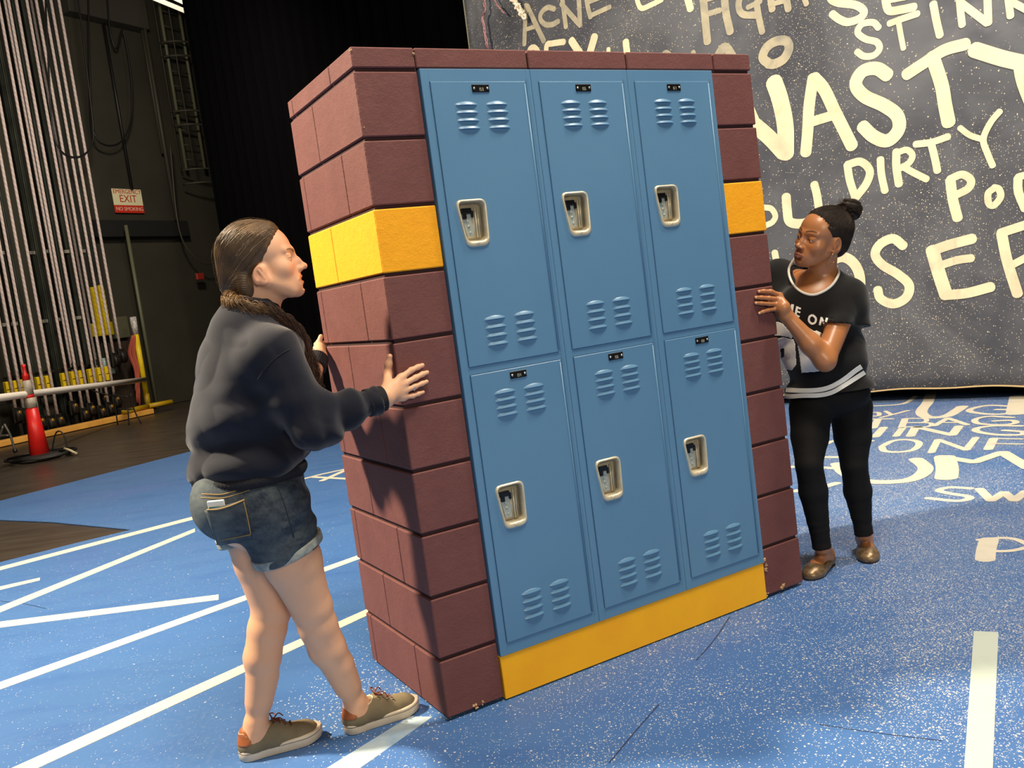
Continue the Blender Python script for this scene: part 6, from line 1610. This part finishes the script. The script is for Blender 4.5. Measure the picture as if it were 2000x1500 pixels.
def sribbon(strokes, field, off, name, mat, parent, tmin=2.6, smooth=True):
    V = []; F = []; n0 = 0
    for (pts, w) in strokes:
        P = np.asarray(pts, float); P = catmull(P, 6) if (smooth and len(P) > 2) else catmull(P, 4) if len(P) == 2 else np.concatenate([np.linspace(P[i], P[i + 1], 4, endpoint=False) for i in range(len(P) - 1)] + [P[-1:]])
        T = np.gradient(P, axis=0); T /= np.linalg.norm(T, axis=1, keepdims=True) + 1e-9; N = np.stack([-T[:, 1], T[:, 0]], 1); rows = []
        for s_ in (-1, -.33, .33, 1):
            rows.append([field.trace(*(p + n * w / 2 * s_), tmin) for p, n in zip(P, N)])
        m_ = len(P); ok = [all(rows[k][i] is not None for k in range(4)) for i in range(m_)]
        for i in range(1, m_):
            if ok[i] and ok[i - 1] and any(np.linalg.norm(rows[k][i] - rows[k][i - 1]) > .12 for k in range(4)): ok[i] = False
        runs = []; i = 0
        while i < m_:
            j = i
            while j < m_ and ok[j]: j += 1
            if j > i: runs.append((i, j))
            i = j + 1
        if not runs: continue
        ra0, ra1 = max(runs, key=lambda r: r[1] - r[0]); ok = [ra0 <= i < ra1 for i in range(m_)]
        A = np.array([[r if r is not None else (0, 0, 0) for r in row] for row in rows]).reshape(-1, 3); G = field.grad(A); A1 = A + G * off; A2 = A + G * (off - .002)
        V += [A1, A2]; q = 4 * m_
        for k in range(3):
            for i in range(m_ - 1):
                if ok[i] and ok[i + 1]:
                    a, b, c, d = k * m_ + i, k * m_ + i + 1, (k + 1) * m_ + i + 1, (k + 1) * m_ + i
                    if np.linalg.norm(A1[a] - A1[b]) > .12 or np.linalg.norm(A1[a] - A1[d]) > .10: continue
                    F.append((n0 + a, n0 + b, n0 + c, n0 + d))
                    if k == 0: F.append((n0 + a, n0 + q + a, n0 + q + b, n0 + b))
                    if k == 2: F.append((n0 + d, n0 + c, n0 + q + c, n0 + q + d))
        n0 += 8 * m_
    me = arr_mesh(name, np.concatenate(V), F, False); return link_mesh(name, me, mat, parent)
def c4(x, y): return (1500 + x / 6.25, 560 + y / 6.25)
M_PRINT = simple('white_shirt_print', (246, 242, 232), .7); M_PBLK = simple('black_shirt_print', (20, 20, 21), .8)
sribbon([([c4(235, 300), c4(240, 205)], 4.2), ([c4(240, 205), c4(262, 300)], 3.8), ([c4(262, 300), c4(300, 215)], 3.8), ([c4(305, 215), c4(290, 315)], 4.2)], TSc, .0012, 'printed_letter', M_PRINT, tee)
sribbon([([c4(358, 240), c4(335, 350)], 4), ([c4(350, 250), c4(402, 270)], 3.4), ([c4(345, 298), c4(395, 315)], 3.2), ([c4(335, 345), c4(385, 368)], 3.4)], TSc, .0012, 'printed_letter', M_PRINT, tee)
sribbon([([c4(545, 345), c4(508, 365), c4(500, 415), c4(535, 450), c4(575, 435), c4(583, 385), c4(545, 345)], 4)], TSc, .0012, 'printed_letter', M_PRINT, tee)
sribbon([([c4(655, 370), c4(632, 470)], 4), ([c4(655, 375), c4(690, 470)], 3.6), ([c4(722, 380), c4(697, 475)], 4)], TSc, .0012, 'printed_letter', M_PRINT, tee)
pc = lambda L_: [c4(*q) for q in L_]
print_patch(pc([(60, 430), (120, 430), (180, 452), (235, 520), (300, 592), (290, 635), (240, 612), (150, 600), (60, 600)]), [], TSc, .0012, 'printed_numeral', M_PRINT, tee)
print_patch(pc([(100, 640), (190, 618), (270, 640), (310, 645), (328, 690), (345, 950), (290, 1020), (180, 1000), (110, 990)]), [pc([(150, 755), (196, 750), (203, 862), (158, 868)])], TSc, .0012, 'printed_numeral', M_PRINT, tee)
print_patch(pc([(410, 440), (480, 490), (560, 542), (592, 535), (680, 580), (690, 640), (740, 700), (772, 930), (775, 1000), (600, 1035), (410, 1050), (385, 850), (365, 725), (402, 690), (400, 560)]), [pc([(500, 700), (560, 700), (572, 885), (535, 880)])], TSc, .0012, 'printed_numeral', M_PRINT, tee)
sribbon([([c4(150, 1255), c4(220, 1258), c4(400, 1268), c4(600, 1262), c4(760, 1225), c4(930, 1130), c4(1060, 1030), c4(1142, 975)], 9)], TSc, .0010, 'hem_stripe', M_PRINT, tee)
sribbon([([c4(150, 1330), c4(260, 1340), c4(420, 1330), c4(620, 1325), c4(780, 1290), c4(930, 1205), c4(1080, 1110), c4(1180, 1045)], 8.5)], TSc, .0010, 'hem_stripe', M_PRINT, tee)
# hoop earring
ep = H2.w(-.080, .002, -.034); mb = MB(); mb.tube([ep + H2.s * (H2.f * .011 * math.cos(t) + H2.u * (.020 * math.sin(t) - .020)) for t in np.linspace(0, 2 * math.pi, 29)[:-1]], .0012, 6, closed=True); mb.build('hoop_earring', simple('gold', (216, 176, 100), .25, .9), pR)

# leggings
m = Mat('black_leggings_jersey', (14, 13, 13), .8, spec=.3); m.rbump(300, .2, .0008); M_LEG = m.done()
LG = Field(); LG.field(B2f, .0040, .01); LG.plane((0, 0, pel2[2] + .10), UP, .01)
for an, kn_ in ((an2R, kn2R), (an2L, kn2L)):
    d = nrm(an - kn_); LG.cap(an + d * .073, an + d * .16, .075, .10, .002, 's')
LG.disp(lambda P: fold(P, 11, .0008, 31, UP, 1.8) + .0007 * np.sin(P[:, 2] * 160 + 3 * vnoise(P * 12, 3)) * np.clip((.30 - P[:, 2]) / .1, 0, 1))
sdf_obj('leggings', LG, (.8, 3.2, .1), (1.9, 4.2, 1.05), .0042, M_LEG, pR)
# ballet flats
m = Mat('bronze_metallic_leather', (120, 98, 72), .35, .45); m.vary((150, 126, 96), 60, .4, .6).rbump(180, .5, .001); M_FLAT = m.done()
M_OUTS = simple('dark_outsole', (34, 28, 24), .7)
for k, (hp, td) in enumerate(feet2):
    sd = np.array([td[1], -td[0], 0]); w = lambda x, y, z: hp + td * x + sd * y + UP * z
    f = Field(); f.cap(w(.030, 0, .028), w(.11, 0, .024), .033, .031, .02); f.cap(w(.11, 0, .022), w(.178, 0, .018), .034, .040, .03, flat=(UP, .8)); f.cap(w(.17, 0, .018), w(.205, 0, .016), .040, .030, .03, flat=(UP, .75))
    f.plane(w(0, 0, .005), -UP, .002); f.chain([w(.03, 0, .085), w(.08, 0, .062), w(.135, 0, .056)], [.038, .030, .030], .008, 's')
    fl = sdf_obj('ballet_flat', f, np.minimum(hp, hp + td * .24) - .08, np.maximum(hp, hp + td * .24) + np.array([.08, .08, .11]), .0026, M_FLAT, pR)
    t = np.linspace(0, 1, 22); L_ = .238; half = (.030 + .009 * np.clip((t - .3) / .4, 0, 1)) * np.sqrt(np.clip(1 - np.clip((.14 - t) / .14, 0, 1) ** 2, 0, 1)) * np.sqrt(np.clip(1 - np.clip((t - .72) / .28, 0, 1) ** 2.2, 0, 1))
    out = [(x * L_, y) for x, y in zip(t, half)] + [(x * L_, -y) for x, y in list(zip(t, half))[::-1][1:-1]]
    mb = MB(); mb.prism(out, hp + UP * .0006, td, sd, UP, .0055); mb.build('outsole', M_OUTS, fl)
# hair pulled up to a bun
m = Mat('black_brown_hair', (40, 31, 25), .7, spec=.25); m.vary((52, 42, 34), 40, .4, .65).rbump(220, .4, .001); M_HAIR2 = m.done()
s_ = H2.s; HB = Field()
HB.ell(H2.w(0, -.022, .048), np.array([.080, .100, .085]) * s_, H2.R, .02); HB.ell(H2.w(0, .030, .048), np.array([.067, .056, .058]) * s_, H2.R, .03); HB.ell(H2.w(0, -.075, -.012), np.array([.055, .038, .055]) * s_, H2.R, .03)
HBc = Field(); HBc.field(HB, 0, .01)
def hairline(P):
    L_ = H2.l(P); return (L_[:, 1] - (.62 * L_[:, 2] + .012 + .020 * np.exp(-((np.abs(L_[:, 0]) - .066) / .016) ** 2) * (L_[:, 2] < .06) - .25 * np.clip(L_[:, 0] ** 2 * 10, 0, .05) + .0008 * np.sin(L_[:, 0] * 320))) * .8 * H2.s
HBc._add('i', hairline, H2.o, 1e9, .008); HBc.plane(H2.w(0, -.06, -.078), -H2.u, .02)
for q in (-1, 1): HBc.ell(H2.w(q * .086, -.004, -.006), np.array([.022, .0235, .034]) * s_, H2.R, .004, 's')
HBc.disp(lambda P: .0055 * np.clip(1 + hairline(P) / .022, 0, 1))
hair2 = sdf_obj('hair', HBc, H2.o - .2, H2.o + .2, .0024, M_HAIR2, pR)
rs = np.random.RandomState(11); ST = Strands(); cen_ = H2.w(0, -.02, .035); bunc = atY(1660, 408, 3.62); gl = nrm(H2.l(bunc[None])[0] - np.array([0, -.02, .035]))
n_s = 1500; DD = []
for k in range(n_s):
    th = rs.uniform(-2.6, 2.6); d = np.array([math.sin(th) * .9, math.cos(th) * .9, .25 - 1.0 * abs(th) / 2.6 + .18 * math.cos(th)]) + rs.normal(0, .04, 3); d = nrm(d)
    d = nrm(d + gl * rs.uniform(0, .5)); t = np.linspace(0, .97, 16)[:, None]; D = (1 - t) * d + t * gl; D /= np.linalg.norm(D, axis=1, keepdims=True); DD.append(D)
PW = on_cap(HB, cen_, np.concatenate(DD) @ H2.R); AD = np.concatenate(DD) @ H2.R; qh = hairline(PW); PW = PW - AD * (.0060 * np.clip(1 + qh / .022, 0, 1))[:, None]; okm = ((qh < .004) & (np.linalg.norm(PW - H2.w(-.080, -.004, -.006), axis=1) > .030)).reshape(n_s, 16); PW = PW.reshape(n_s, 16, 3)
for k in range(n_s):
    a = PW[k][okm[k]]
    if len(a) > 4: ST.add(a + nrm(a.mean(0) - cen_) * rs.uniform(-.001, .0010) + rs.normal(0, .0004, a.shape), .0007, .0005)
ST.build('combed_strands', M_HAIR2, hair2)
bf = Field(); bf.ell(bunc, .037, None, .02); bf.ell(bunc + np.array([.008, 0, -.018]), (.030, .030, .026), None, .02); bf.ell(bunc + np.array([-.016, 0, .012]), (.024, .026, .020), None, .02)
bf.cap(bunc, H2.w(0, -.06, .10), .026, .030, .02); bf.disp(lambda P: .004 * vnoise(P * 90, 5) + .0025 * np.sin((P - bunc) @ np.array([120, 60, 160]) + 3 * vnoise(P * 40, 2)))
bun = sdf_obj('bun', bf, bunc - .09, bunc + .09, .0022, M_HAIR2, hair2)
ST = Strands()
for k in range(900):
    d = nrm(rs.normal(0, 1, 3)); a = nrm(np.cross(d, rs.normal(0, 1, 3))); R_ = .038 + rs.uniform(-.004, .005); t = np.linspace(0, rs.uniform(.8, 2.4), 12)[:, None]
    p_ = bunc + np.array([.002, 0, -.004]) + R_ * (np.cos(t) * d + np.sin(t) * a) * np.array([1.0, 1.0, 1.0]) + rs.normal(0, .0022, (12, 3)); ST.add(p_, .0009, .0006)
M_FRIZ = simple('reddish_frizz', (84, 50, 36), .6)
ST.build('bun_curls', M_HAIR2, bun)
ST = Strands()
for k in range(90):
    b0 = bunc + np.array([-.022, 0, .016]) + rs.normal(0, .008, 3); d = nrm(np.array([-.6, 0, .8]) + rs.normal(0, .5, 3)); t = np.linspace(0, 1, 8)[:, None]; ST.add(b0 + d * t * rs.uniform(.008, .026) + rs.normal(0, .0014, (8, 3)), .0005, .0003)
ST.build('bun_frizz', M_FRIZ, bun)['label'] = 'reddish frizz on the bun'
